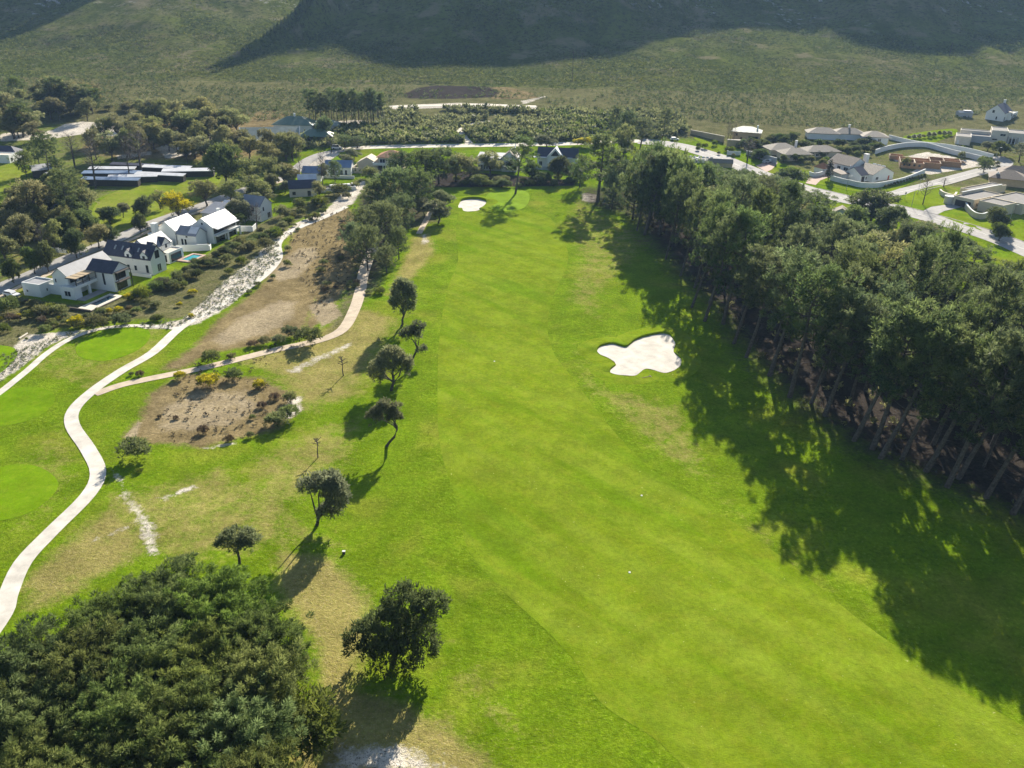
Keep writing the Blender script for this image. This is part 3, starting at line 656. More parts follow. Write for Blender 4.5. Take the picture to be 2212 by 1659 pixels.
def rlobes(seed, n, H, Wd, lo, rr, flat=.75):
    rs = np.random.RandomState(seed); out = []
    for i in range(n):
        a = i*2.4+rs.rand(); f = math.sqrt((i+.3)/n); r = Wd/2*rr*(.8+.5*rs.rand()); z = lo*H+r*flat*.75+max(.1, H*(1-lo)-1.6*r*flat)*((i*.618+.3*rs.rand()) % 1)*(1-.35*f)
        q = max(0.0, Wd/2-r)*f
        out.append((math.cos(a)*q, math.sin(a)*q, min(z, H-r*flat), r, r, r*flat))
    return out
def bare(seed, H, Wd, lo=.3, n=26, twigs=7, trunk=.28, fuzz=900):
    rs = np.random.RandomState(seed); m = MB(); tp = [(0, 0, -.4), (.1, 0, H*.3), (rs.normal()*.3, .1, H*.6), (rs.normal()*.4, 0, H*.97)]
    m.tube(tp, [trunk*1.2, trunk, trunk*.55, .03], 6, False); P_ = []
    for b in range(n):
        f = b/n; t = lo+(1-lo)*f*.9; i = 0 if t < .3 else (1 if t < .6 else 2); ks = (0, .3, .6, .97); o = Vector(tp[i]).lerp(Vector(tp[i+1]), min(1, (t-ks[i])/(ks[i+1]-ks[i])))
        az = b*2.4+rs.rand(); L = Wd/2*(1-.6*f)*(.7+.5*rs.rand()); e = o+Vector((math.cos(az), math.sin(az), .75)).normalized()*L
        m.tube(limb(o, e, .04, 3, rs), [.09, .06, .04, .015], 4, False)
        for _ in range(twigs):
            q = o.lerp(e, .35+.6*rs.rand()); v = Vector((math.cos(az), math.sin(az), .7))+Vector(rs.normal(size=3)*.55); q2 = q+v.normalized()*L*.38
            m.tube([q, q2], [.03, .01], 3, False); P_ += [q.lerp(q2, .5), q2]
    P_ = np.array([tuple(q) for q in P_]); kk = max(1, fuzz//len(P_))
    V, Q, at = tufts(rs, P_, rs.normal(size=P_.shape)*.6+np.array([0, 0, .8]), np.full(len(P_), Wd*.10), rs.rand(len(P_)), kk, (.8, .035), .6)
    return dict(proto("bare", m, MT['bark'], V, Q, at, MT['twig']), H=H, W=Wd)
PR = {}
PR['pine'] = [pine(11+i, 27, 12.5+i % 3, .30+.07*(i % 3), 30, 6, 50, 1.55, 'pine', .42+.08*(i % 2), .42, (.36, .10)) for i in range(6)]
PR['pinebare'] = [pine(31+i, 27, 11.5, .36+.07*i, 26, 6, 50, 1.55, 'pine', .42, .42, (.36, .10)) for i in range(3)]
PR['neartop'] = [pine(51+i, 13, 13.5, .18, 50, 9, 105, 1.3, 'pinetop', .30, .3, (.33, .07), .42) for i in range(5)]
PR['low'] = [pine(61+i, 12, 11, .16, 38, 7, 38, 1.15, 'pine', .42, .28, (.38, .10)) for i in range(4)]
PR['thin'] = [pine(71+i, 24, 5.0, .36, 26, 5, 22, 1.3, 'pine', .3, .22) for i in range(3)]
PR['gum'] = [lobed(81+i, 16, 12, rlobes(81+i, 14, 16, 12, .20, .36, .9), 330, 20, 1.2, 'gum', 'bark', .32, .22, .15, .45, name="gum") for i in range(5)]
PR['olivetree'] = [lobed(91+i, 8, 7, rlobes(91+i, 8, 8, 7, .16, .46), 300, 20, .85, 'olive', 'bark', .22, .28, name="olive") for i in range(3)]
PR['round'] = [lobed(101+i, 9, 9, rlobes(101+i, 10, 9, 9, .06, .44, .85), 420, 22, .95, 'broad', 'bark', .26, .15, name="round") for i in range(4)]
PR['shrub'] = [lobed(111+i, 2.4, 4, rlobes(111+i, 5, 2.4, 4, .05, .55, .62), 150, 18, .55, 'shrub', None, name="shrub") for i in range(4)]
PR['bright'] = [lobed(121+i, 2.2, 3, rlobes(121+i, 4, 2.2, 3, .05, .6, .66), 130, 18, .5, 'bright', None, name="shrub") for i in range(2)]
PR['bloom'] = [lobed(131+i, 2.4, 3, rlobes(131+i, 4, 2.4, 3, .08, .62, .72), 170, 20, .46, 'bloom', None, name="flowering_shrub", bloomtop=True) for i in range(3)]
PR['rust'] = [lobed(141, 1.8, 3.4, rlobes(141, 4, 1.8, 3.4, .05, .55, .6), 110, 18, .5, 'rust', None, name="shrub")]
PR['thatch'] = [lobed(145, 8, 9, rlobes(145, 6, 8, 9, .2, .5, .8), 420, 24, .7, 'thatch', 'bark', .25, .2, name="tree", lw=(.6, .06))]
PR['yellowtree'] = [lobed(147, 8, 9, rlobes(147, 7, 8, 9, .25, .45, .8), 330, 20, .9, 'bloom', 'bark', .25, .2, name="tree", bloomtop=True)]
PR['cypress'] = [lobed(149, 9, 1.7, [(0, 0, 2.2, .8, .8, 2.3), (0, 0, 4.6, .75, .75, 2.6), (.1, 0, 7, .45, .45, 2.0)], 150, 20, .55, 'cypress', 'bark', .15, .05, up=1.2, name="cypress")]
PR['bare'] = [bare(151+i, 14, 9) for i in range(3)]
PR['sapling'] = [bare(161, 4.5, 2.2, .55, 9, 4, .07, 120)]
# the windswept trees that line the fairway, each with its own shape
PR['upright'] = [lobed(201, 11, 6.2, [(0, 0, 7.0, 2.7, 2.7, 3.4), (-.6, .3, 9.3, 1.7, 1.6, 1.9), (.9, 0, 8.9, 1.6, 1.6, 1.8), (0, 0, 4.6, 2.5, 2.3, 1.7), (-1.6, 0, 5.6, 1.3, 1.5, 1.8), (1.7, .3, 5.6, 1.2, 1.4, 1.9)], 520, 20, .85, 'olive', 'darkbark', .26, .22, up=.9, fork=(.5, 0, 2.6), name="tree")]
PR['twisted'] = [lobed(202, 8, 5.5, [(1.0, 0, 6.6, 1.5, 1.3, 1.3), (-.9, 0, 5.6, 1.6, 1.4, 1.1), (.2, .4, 5.2, 1.4, 1.3, 1.0), (2.1, 0, 2.4, 1.0, .9, .8), (-2.0, .2, 4.9, 1.0, 1.0, .7)], 210, 20, .8, 'olive', 'darkbark', .24, .3, fork=(1.1, 0, 2.6), name="tree")]
PR['broadlow'] = [lobed(203, 9, 9.5, [(0, 0, 5.8, 3.3, 3.0, 2.5), (-2.3, 0, 4.2, 2.2, 2.2, 2.0), (2.4, .2, 5.3, 2.0, 2.0, 1.9), (.4, 0, 7.6, 2.2, 2.0, 1.4), (3.6, 0, 6.3, 1.2, 1.2, 1.0), (-2.8, 0, 2.8, 1.6, 1.6, 1.3)], 560, 20, .85, 'olive', 'darkbark', .38, .2, fork=(.9, 0, 1.9), name="tree")]
PR['arched'] = [lobed(204, 8.2, 7.5, [(-.6, 0, 5.9, 2.4, 2.0, 1.5), (-2.6, 0, 5.2, 1.5, 1.5, 1.0), (1.5, 0, 5.2, 1.3, 1.3, 1.3), (-.4, 0, 7.3, 1.6, 1.3, .8), (1.9, 0, 7.4, 1.0, .9, .5)], 330, 20, .8, 'olive', 'darkbark', .26, .3, fork=(2.2, 0, 3.4), name="tree")]
PR['umbrella'] = [lobed(205, 8.2, 8.8, [(.6, 0, 6.6, 2.6, 2.2, 1.2), (3.0, 0, 5.6, 1.9, 1.9, 1.5), (3.4, 0, 4.2, 1.5, 1.5, 1.4), (2.4, 0, 2.9, 1.5, 1.4, .9), (1.2, 0, 1.9, 1.3, 1.2, .7), (-1.6, 0, 6.0, 1.6, 1.4, .9), (1.9, .4, 7.1, 2.0, 1.7, .9)], 470, 20, .85, 'olive', 'darkbark', .32, .12, fork=(.2, 0, 1.0), name="tree")]
PR['small'] = [lobed(206, 4.6, 5.0, [(-.2, 0, 3.2, 1.9, 1.7, 1.1), (1.2, 0, 3.3, 1.3, 1.3, .9), (-1.5, 0, 2.8, 1.0, 1.0, .8)], 260, 20, .6, 'olive', 'darkbark', .18, .25, fork=(-.2, 0, 1.4), name="tree")]
PR['spread'] = [lobed(207, 7.6, 11.0, [(-.8, 0, 2.8, 3.4, 2.9, 2.2), (1.4, .5, 4.8, 2.8, 2.4, 1.6), (3.9, .5, 6.0, 1.6, 1.5, 1.0), (-3.2, 0, 1.8, 2.4, 2.2, 1.6), (.4, .5, 6.3, 2.2, 1.8, 1.1), (2.4, 0, 2.2, 2.6, 2.4, 2.0), (.2, -.6, 1.2, 3.0, 2.6, 1.3)], 860, 22, .72, 'broad', 'darkbark', .3, .12, fork=(.2, 0, 1.0), name="tree")]

TREE_N = {}
def grow(kind, x, y, h, w, label, cat="tree", group=None, name=None, lean=(0, 0), rz=None, rs=random):
    """one plant: an Empty at its foot with trunk and crown parts, or a single crown mesh for a shrub without a visible trunk"""
    pl = PR[kind]; i = TREE_N.get(kind, 0); TREE_N[kind] = i+1; pr = pl[i % len(pl)]
    sz, sx = h/pr['H'], w/pr['W']; rz = rs.uniform(0, 6.28) if rz is None else rz
    nm = name or ("shrub" if pr['trunk'] is None else "tree")
    if pr['trunk'] is None:
        o = link(nm, pr['crown'], None, (x, y, Tg(x, y)-.05)); o.rotation_euler = (0, 0, rz)
    else:
        o = link(nm, None, None, (x, y, Tg(x, y))); o.rotation_mode = 'XYZ'
        o.matrix_world = Matrix.Translation((x, y, Tg(x, y))) @ Matrix.Rotation(R(lean[0]), 4, 'Y') @ Matrix.Rotation(R(-lean[1]), 4, 'X') @ Matrix.Rotation(rz, 4, 'Z')
        link("trunk", pr['trunk'], o); link("crown", pr['crown'], o)
    o.scale = (sx, sx, sz)
    return tag(o, label, cat, group)
def plant(kind, bx, by, top, wpx, label, cat="tree", group=None, name=None, lean=(0, 0), rz=None):
    """placed by the foot's position, the row its top reaches and its width in measured pixels"""
    x, y = P(bx, by); h = hgt(x, y, top) if top is not None else None
    w = wpx/pxm(x, y)
    return grow(kind, x, y, h if h else w*.6, w, label, cat, group, name, lean, rz)
rnd = random.Random(5)

# --- the dense pine stand on the right
top_line = [(1300, 300), (1352, 345), (1400, 326), (1480, 342), (1530, 360), (1600, 372), (1680, 388), (1735, 405), (1775, 440), (1800, 480), (1850, 484), (1880, 468), (1960, 482), (2030, 508), (2100, 545), (2150, 582), (2212, 602), (2400, 660)]
TLX, TLY = zip(*top_line)
front = [(1392, 508, 27), (1376, 498, 25), (1438, 560, 25), (1470, 596, 26), (1500, 622, 27), (1532, 655, 26), (1562, 700, 27), (1494, 664, 27), (1522, 694, 26), (1585, 742, 27), (1612, 772, 25), (1662, 812, 28), (1706, 858, 28), (1752, 872, 25), (1782, 898, 26), (1845, 952, 29), (1884, 970, 27), (1902, 990, 28), (1948, 992, 27), (2000, 1018, 28), (2046, 1052, 27), (2070, 1034, 27), (2130, 1075, 28), (2188, 1110, 27), (2250, 1130, 28), (2330, 1165, 27)]
taken = []
for i, (bx, by, h) in enumerate(front):
    x, y = P(bx, by); taken.append((x, y))
    grow('pinebare' if i > 7 else 'pine', x, y, h*rnd.uniform(.86, 1.03), rnd.uniform(9.5, 13.5), "tall pine with a bare leaning trunk on the fairway edge of the dense stand", "pine tree", "pines along the front of the stand", "pine_tree", (rnd.uniform(7, 12), rnd.uniform(-2, 3)), None, rnd)
stand = pts([(1385, 505), (1460, 590), (1530, 652), (1600, 735), (1672, 805), (1725, 852), (1800, 890), (1860, 940), (1960, 975), (2060, 1020), (2212, 1085), (2450, 1180), (2450, 800), (2300, 705), (2160, 640), (2060, 610), (1960, 590), (1870, 585), (1790, 555), (1740, 500), (1640, 462), (1520, 440), (1440, 440)])
sx_ = [q[0] for q in stand]; sy_ = [q[1] for q in stand]; tries = 0; npine = 0
while tries < 6000 and npine < 92:
    tries += 1; x = rnd.uniform(min(sx_), max(sx_)); y = rnd.uniform(min(sy_), max(sy_))
    if sdf(stand, np.array([x]), np.array([y]))[0] > 0 or any((x-a)**2+(y-b)**2 < 58 for a, b in taken): continue
    q = proj(x, y, Tg(x, y)+20); lim = hgt(x, y, float(np.interp(q[0]+8, TLX, TLY))+rnd.uniform(2, 26)); h = min(rnd.choice([rnd.uniform(18, 24), rnd.uniform(23, 29)]), lim)
    if h < 9: continue
    taken.append((x, y)); npine += 1
    if h < 15: grow(rnd.choice(['round', 'low', 'gum']), x, y, h, rnd.uniform(8, 11), "low rounded tree at the back of the dense pine stand, towards the houses", "tree", "lower trees behind the pine stand", "tree", (4, 0), None, rnd)
    elif npine % 15 == 7: grow('bare', x, y, h*.82, rnd.uniform(6, 9), "grey dead tree standing among the green pines of the stand", "dead tree", "dead trees in the pine stand", "dead_tree", (rnd.uniform(5, 11), 0), None, rnd)
    elif npine % 8 == 3 or (x > 84 and y > 150 and npine % 2): grow('gum', x, y, h*.88, rnd.uniform(11, 15), "olive-gold broadleaf crown mixed into the pine stand", "tree", "broadleaf trees in the pine stand", "tree", (rnd.uniform(3, 8), 0), None, rnd)
    else: grow('pine', x, y, h, rnd.uniform(9, 14), "tall dark pine inside the dense stand beside the fairway", "pine tree", "pines inside the stand", "pine_tree", (rnd.uniform(3, 9), rnd.uniform(-2, 3)), None, rnd)
for kd, bx, by, w in [('low', 1548, 418, 92), ('low', 1602, 436, 100), ('low', 1652, 456, 108), ('round', 1694, 476, 100), ('pine', 1738, 506, 100), ('round', 1772, 546, 84), ('pine', 1676, 520, 100), ('pine', 1620, 492, 100), ('gum', 1842, 592, 96), ('gum', 1905, 600, 90), ('pine', 1960, 606, 90), ('round', 2010, 612, 84), ('pine', 2078, 640, 90), ('pine', 2140, 668, 96), ('pine', 2200, 690, 100)]:
    plant(kd, bx, by, float(np.interp(bx+6, TLX, TLY))+rnd.uniform(0, 12), w, "dark full-crowned tree along the back of the pine stand, facing the road", "tree", "trees along the back of the stand", "tree", (rnd.uniform(2, 6), 0))
# pines that stand apart around the green and the road
for bx, by, top, w, kd, lab, *ln in [
    (1291, 436, 296, 100, 'pine', "tall spreading pine between the green and the dense stand", (3, 0)),
    (1113, 419, 296, 46, 'thin', "slender leaning pine standing alone on the putting green's edge", (6, 0)),
    (1427, 325, 236, 26, 'thin', "slim sparse pine on the verge where the road bends", (4, 0)),
    (1382, 332, 258, 62, 'pine', "round-headed pine with a straight stem beside the pale road", (2, 0)),
    (1326, 318, 236, 32, 'pine', "small-crowned dark pine rising behind the road", (0, 0)),
    (1352, 330, 252, 46, 'low', "bushy pine next to the round-headed pine at the road", (0, 0)),
    (1345, 352, 262, 60, 'gum', "olive-leaved tree in front of the far road bend", (0, 0)),
    (1366, 474, 372, 76, 'low', "full dark pine at the far tip of the stand, nearest the green"), (1398, 496, 376, 80, 'low', "full dark pine at the stand's far tip with foliage to the ground"), (1424, 506, 346, 92, 'low', "broad dark pine behind the stand's far tip"), (1406, 474, 332, 96, 'low', "big dark crown at the stand's far top"), (1452, 526, 362, 84, 'low', "dark full pine just inside the stand's far tip"), (1384, 448, 338, 80, 'low', "dark pine between the tall spreading pine and the stand"), (1322, 452, 384, 56, 'low', "low dark pine at the foot of the tall spreading pine"),
    (1252, 405, 350, 40, 'low', "dark low pine behind the green near the tall spreading pine", (0, 0)),
    (1330, 420, 350, 66, 'low', "dark bushy pine wedged between two tall pines at the green", (0, 0))]:
    plant(kd, bx, by, top, w, lab, "pine tree" if kd != 'gum' else "tree", "pines round the green" if kd != 'gum' else None, "pine_tree" if kd != 'gum' else "tree", ln[0] if ln else (3, 0))
# --- pine clump on the left of the fairway
for bx, by, top, w, kd in [(920, 402, 334, 84, 'low'), (948, 398, 330, 80, 'low'), (985, 392, 322, 74, 'gum'), (868, 408, 338, 66, 'low'), (1016, 388, 330, 60, 'gum'), (856, 462, 376, 92, 'low'), (905, 458, 380, 80, 'low'), (815, 470, 398, 66, 'low'), (790, 520, 456, 70, 'low'),
                           (830, 540, 448, 84, 'low'), (870, 500, 432, 64, 'low'), (862, 560, 500, 50, 'low'), (795, 585, 500, 66, 'low'), (765, 560, 490, 48, 'low'), (835, 590, 540, 44, 'low')]:
    plant(kd, bx, by, top, w, "dark pine in the clump left of the fairway below the terracotta-roofed house" if kd == 'low' else "olive-brown gum behind the pine clump left of the green", "pine tree" if kd == 'low' else "tree", "pines in the clump left of the fairway" if kd == 'low' else "gums behind the left pine clump", "pine_tree" if kd == 'low' else "tree")
for bx, by, top, w, lab in [(948, 482, 430, 66, "grey-green dome of a tree beside the small white bunker, nearer the camera"), (958, 452, 405, 52, "grey-green dome of a tree beside the small white bunker, farther from the camera"), (915, 470, 425, 44, "twiggy grey tree at the pine clump's fairway edge")]:
    plant('olivetree', bx, by, top, w, lab, "tree", "grey-green trees by the small bunker")
# --- the row of windswept trees
for kd, bx, by, top, w, lab, cat in [
    ('upright', 866, 704, 606, 58, "upright oval tree at the far end of the windswept row", "tree"),
    ('twisted', 889, 780, 695, 52, "twisted thin tree with scattered leaf tufts beside the fairway", "tree"),
    ('broadlow', 840, 844, 752, 92, "broad dense grey-green tree in the windswept row", "tree"),
    ('arched', 832, 964, 868, 78, "tree with an arching bare trunk and flat crown on the rough", "tree"),
    ('umbrella', 684, 1134, 1024, 112, "hollow umbrella-shaped tree with exposed branches on the left rough", "tree"),
    ('small', 519, 1217, 1145, 88, "small round-topped tree with a short trunk beyond the big pine crowns", "tree"),
    ('spread', 850, 1432, 1276, 205, "wide dark tree with spreading foliage on the bare rough by the fairway", "tree"),
    ('bright', 678, 1612, 1512, 150, "bright green low bush at the edge of the big pine crowns", "bush")]:
    plant(kd, bx, by, top, w, lab, cat, None, None, (6, 0) if kd not in ('bright', 'small') else (3, 0), 0.0)
for bx, by, top, w, lab in [(687, 988, 943, 34, "leafless sapling standing alone on the rough above the umbrella-shaped tree"), (742, 812, 768, 32, "leafless sapling on sandy ground left of the broad grey-green tree"), (541, 900, 868, 20, "leafless sapling on the tan bare patch")]:
    plant('sapling', bx, by, top, w, lab, "sapling", "leafless saplings", "sapling")
# --- the big pine crowns in the near left corner
for cx_, cy_, w in [(215, 1350, 11), (335, 1295, 12), (460, 1300, 12), (550, 1370, 10), (60, 1420, 12), (180, 1440, 12), (310, 1410, 13), (440, 1425, 13), (545, 1460, 10), (-20, 1540, 12), (120, 1550, 12), (250, 1540, 12), (380, 1560, 12), (500, 1570, 11), (50, 1680, 11), (190, 1680, 11), (330, 1690, 11), (470, 1700, 11), (540, 1690, 9)]:
    x, y = P(cx_, cy_+24, 8.0)
    grow('neartop', x, y, rnd.uniform(9, 10.2), w, "low spreading pine in the tight cluster that fills the near corner below the path", "pine tree", "pines of the near corner cluster", "pine_tree", (rnd.uniform(2, 6), 0), rnd.uniform(-.6, .6), rnd)
# --- trees round the right-hand houses
for kd, bx, by, top, w, lab, cat in [
    ('round', 1880, 482, 408, 118, "big dark rounded tree covering the road junction", "tree"),
    ('round', 1848, 514, 440, 86, "dark rounded tree pressed against the nearer side of the junction tree", "tree"), ('round', 1916, 506, 436, 78, "green rounded tree between the junction tree and the lower road", "tree"), ('gum', 1990, 524, 470, 84, "olive tree whose crown touches the lower road", "tree"),
    ('round', 1702, 404, 356, 84, "broad rounded tree beside the pink driveway", "tree"),
    ('round', 1716, 438, 392, 66, "rounded tree just below the broad tree by the pink driveway", "tree"),
    ('round', 2152, 496, 444, 62, "bushy green street tree on the lawn by the beige villa's curved wall", "tree"),
    ('round', 2158, 520, 478, 44, "smaller street tree below the bushy one on the same lawn", "tree"),
    ('round', 2160, 336, 302, 44, "round tree in front of the grey flat-roofed modern house", "tree"),
    ('olivetree', 2133, 326, 304, 34, "pale flat-topped tree near the curved white walls", "tree"),
    ('low', 2124, 372, 346, 34, "dark tree on the verge where the side road bends", "tree"),
    ('thin', 2200, 350, 310, 30, "spiky tree at the side road's end", "tree"),
    ('bare', 1993, 442, 382, 34, "bare-branched tree on the grass island at the junction", "tree"),
    ('bare', 2038, 404, 384, 34, "low leafless bush by the beige planter wall", "bush"),
    ('bare', 1571, 308, 262, 16, "bare poplar before the grey-roofed tan house, tallest of three", "tree"),
    ('bare', 1577, 310, 268, 14, "bare poplar before the grey-roofed tan house, middle of three", "tree"),
    ('bare', 1584, 312, 266, 14, "bare poplar before the grey-roofed tan house, thinnest of three", "tree"),
    ('bare', 1614, 348, 300, 44, "spreading leafless tree at the tan gateway", "tree"),
    ('thatch', 2120, 660, 586, 110, "straw-coloured rounded tree behind the pine stand", "tree"),
    ('bright', 2190, 640, 560, 95, "yellow-green bushy tree at the edge behind the straw-coloured one", "tree"),
    ('round', 2065, 560, 508, 70, "dark grey-green tree overhanging the lower road", "tree"),
    ('gum', 1950, 590, 500, 84, "olive-gold tree crowning the back of the pine stand", "tree"),
    ('gum', 1885, 580, 500, 74, "olive-gold tree beside the dark rounded tree at the junction", "tree"),
    ('gum', 2020, 580, 500, 70, "olive tree between the lower road and the pine stand", "tree"),
    ('cypress', 1789, 388, 346, 15, "narrow dark cypress at the driveway of the brown-roofed house", "cypress"),
    ('round', 1881, 374, 352, 24, "dark garden tree behind the brown-roofed house", "tree"),
    ('shrub', 1955, 362, 340, 22, "yellowing sapling in front of the unfinished brick walls", "shrub"),
    ('round', 1640, 345, 318, 40, "dark tree against the long garden wall below the tan house", "tree")]:
    plant(kd, bx, by, top, w, lab, cat, None, "cypress" if kd == 'cypress' else ("shrub" if cat in ("shrub", "bush") else "tree"))
rnd = random.Random(9)
for i in range(26):                         # hedge trees between the grey-tiled roofs
    t = i/25; bx = 1690+210*t+rnd.uniform(-6, 6); by = (352-30*t if i % 2 else 322-10*t)+rnd.uniform(-3, 4)
    if 1790 < bx < 1880 and by > 338: by -= 14
    plant('round', bx, by, by-rnd.uniform(12, 20), rnd.uniform(20, 34), "rounded garden tree in the hedge belt between the taupe tiled roofs", "tree", "hedge trees between the taupe roofs", "tree")
for i in range(14):
    bx = 1600+i*9+rnd.uniform(-3, 3); by = 322-3*math.sin(i)+rnd.uniform(-4, 4)-i*1.2
    plant('round', bx, by, by-rnd.uniform(14, 24), rnd.uniform(22, 34), "dark hedge tree behind the long garden wall next to the tan house", "tree", "hedge trees behind the long garden wall", "tree")
for i in range(9):
    x, y = P(1962+i*11, 302-i*1.2); grow('cypress' if i % 3 else 'shrub', x, y, rnd.uniform(2.0, 3.0), 2.4, "clipped upright shrub on the sandy verge before the flat-roofed house", "shrub", "clipped shrubs on the sandy verge", "shrub", (0, 0), None, rnd)
for i in range(14):
    bx = 1912+i*6.5; plant('shrub', bx, 406-i*1.9, 399-i*1.9, 8, "small hedge shrub planted under the long curved garden wall", "shrub", "hedge shrubs under the curved wall", "shrub")
# --- trees below the central houses
for kd, bx, by, top, w, lab in [('round', 1205, 388, 330, 50, "bushy olive-green tree before the white double-gabled house"), ('round', 1238, 388, 350, 40, "lower bushy tree right under the white double-gabled house"), ('round', 1150, 390, 346, 46, "light green tree between the two central houses"),
                                ('round', 1108, 372, 342, 40, "small dark tree before the grey-roofed central house"), ('gum', 1060, 378, 318, 66, "brownish gum on the left of the grey-roofed central house"), ('round', 1170, 396, 370, 50, "yellow-green shrubby tree at the far edge of the green"), ('round', 1040, 404, 376, 56, "dark shrubby tree at the far end of the fairway"), ('round', 1084, 404, 384, 44, "low dark shrubby tree behind the putting green"),
                                ('olivetree', 1180, 322, 288, 50, "feathery grey-green tree behind the white double-gabled house"), ('bloom', 1270, 318, 296, 40, "yellow-flowered bush behind the tall spreading pine"), ('bloom', 1252, 316, 298, 34, "yellow-flowered bush beside the tall spreading pine's crown")]:
    plant(kd, bx, by, top, w, lab, "tree")
for i in range(22):
    bx = 985+i*13+rnd.uniform(-5, 5); by = 398+rnd.uniform(-8, 7)-(6 if bx > 1200 else 0)
    plant(rnd.choice(['shrub', 'shrub', 'bright']), bx, by, by-rnd.uniform(9, 16), rnd.uniform(18, 30), "dense shrub in the dark thicket along the far end of the fairway", "shrub", "shrubs behind the putting green", "shrub")
# --- trees on the left: the park, the verges and the wood at the mountain's foot
LT = [('gum', 82, 494, 372, 110, "wide brownish gum at the paddock's near corner"), ('thin', 150, 494, 366, 40, "tall slim pine before the paddock"), ('pine', 160, 480, 372, 64, "bushy pine crown next to the tall slim pine"), ('gum', 188, 478, 398, 66, "olive tree with upswept limbs on the paddock's edge"),
      ('bare', 207, 406, 292, 66, "big leafless tree with a dark straight stem in the paddock"), ('bare', 281, 389, 290, 40, "tall bare tree at the white sheds, left one of a close pair"), ('bare', 307, 375, 284, 74, "tall bare tree at the white sheds, right one of a close pair"), ('bare', 162, 362, 286, 60, "brown leafless tree in front of the pale sandy clearing"),
      ('pine', 89, 370, 302, 36, "slim pine by the grey tin roofs"), ('pine', 110, 390, 296, 58, "mixed-green pine with two stems by the grey tin roofs"), ('low', 58, 382, 334, 36, "small dark pine standing on the left lawn"), ('low', 125, 376, 348, 38, "rounded yellow-green pine left of the sheds"),
      ('yellowtree', 388, 478, 414, 70, "yellow-topped wattle tree behind the white roofed villa"), ('olivetree', 268, 470, 434, 30, "small round tree at the paddock's lower fence"), ('round', 312, 474, 418, 46, "dark tree with layered foliage beside the paddock"), ('gum', 346, 452, 408, 40, "grey-leaved tree shading the paddock's near end"),
      ('round', 305, 506, 458, 36, "light green roadside tree by the villa's chimney"), ('round', 166, 558, 492, 52, "dark round street tree nearest the dormered house"), ('round', 106, 588, 516, 46, "dense street tree above the white garage"), ('round', 76, 592, 526, 42, "street tree overhanging the road above the garage"), ('round', 30, 612, 552, 40, "street tree by the left end of the garden wall"),
      ('gum', 12, 566, 496, 46, "bright-topped tree at the picture's left edge by the road"), ('gum', 214, 536, 472, 60, "thick-crowned gum shading the road behind the dormered house"), ('round', 240, 530, 482, 46, "darker round crown beside the thick-crowned gum"), ('gum', 52, 548, 452, 76, "large loose gum over the roadside on the left"), ('gum', 120, 548, 470, 50, "slender gum with twiggy branches across the road"),
      ('gum', 18, 520, 446, 60, "pale-tipped gum left of the large loose gum"), ('round', 150, 520, 462, 40, "dark shrubby tree behind the street trees"), ('bare', 100, 560, 480, 40, "grey twiggy tree among the street trees"),
      ('gum', 420, 300, 228, 84, "big rounded gum before the wide green-roofed hall"), ('gum', 466, 296, 230, 76, "dense gum next to the wide green-roofed hall"), ('gum', 512, 292, 226, 74, "dark dense gum left behind the wide green-roofed hall"), ('low', 440, 282, 246, 40, "pale low tree between the big gums"),
      ('gum', 400, 338, 282, 60, "flat-topped gum above the sandy track"), ('gum', 440, 350, 288, 70, "loose gum over the end of the sheds"), ('round', 490, 400, 304, 90, "very dark dense tree behind the villas"), ('gum', 540, 404, 332, 66, "olive gum right of the very dark tree"), ('gum', 446, 446, 374, 76, "spreading gum at the back of the white roofed villa"), ('gum', 500, 440, 384, 60, "grey-green gum above the flat slate-roofed building"), ('gum', 404, 352, 300, 44, "slim gum by the sheds' gate"),
      ('gum', 556, 440, 372, 70, "olive-gold gum behind the two-storey grey house"), ('gum', 590, 402, 330, 66, "gold-tinged gum above the blue-roofed house, left one"), ('gum', 625, 398, 344, 60, "gold-tinged gum close against the blue-roofed house"), ('gum', 588, 362, 300, 60, "gum on the slope before the green-roofed hall"), ('gum', 620, 350, 306, 44, "small gum left of the curving pale road"), ('round', 640, 330, 300, 46, "low round tree before the dark green pavilion roof"),
      ('round', 700, 300, 248, 44, "dark oval tree beside the dark green pavilion roof"), ('olivetree', 610, 330, 298, 50, "low grey-green tree in front of the hall's veranda"), ('bare', 716, 330, 290, 30, "purplish leafless bush tree by the road's bend"), ('round', 632, 276, 258, 36, "dark round tree between the hall roofs"), ('low', 745, 322, 296, 40, "round shrubby tree above the pale road, left one"), ('low', 772, 320, 298, 44, "round shrubby tree above the pale road, right one"), ('olivetree', 765, 346, 318, 36, "bushy tree on the grassy bank below the pale road"), ('olivetree', 748, 362, 330, 34, "lower bushy tree on the bank above the terracotta-roofed house"),
      ('bare', 698, 412, 320, 34, "tall dead leaning tree before the blue-roofed house"), ('bare', 648, 408, 330, 26, "thin bare tree at the blue-roofed house's corner"), ('gum', 700, 390, 350, 32, "two-toned small tree at the blue-roofed house"), ('low', 724, 392, 352, 30, "palm-like green tree on the terrace of the blue-roofed house"), ('gum', 690, 432, 384, 34, "small tree by the dark gabled house's stone terrace"),
      ('bare', 556, 500, 440, 40, "leafless tree in front of the two-storey grey house"), ('round', 500, 470, 436, 34, "light green tree by the two-storey grey house's gate"), ('gum', 330, 300, 240, 66, "rounded gum by the sand clearing's right end"), ('gum', 296, 300, 236, 70, "grey gum above the sand clearing"), ('gum', 360, 262, 208, 46, "lone round gum in the scrub above the park"), ('gum', 385, 276, 232, 50, "low gum in the scrub by the lone round gum")]
for kd, bx, by, top, w, lab in LT:
    plant(kd, bx, by, top, w, lab, "tree", None, "tree", (rnd.uniform(-2, 3), 0))
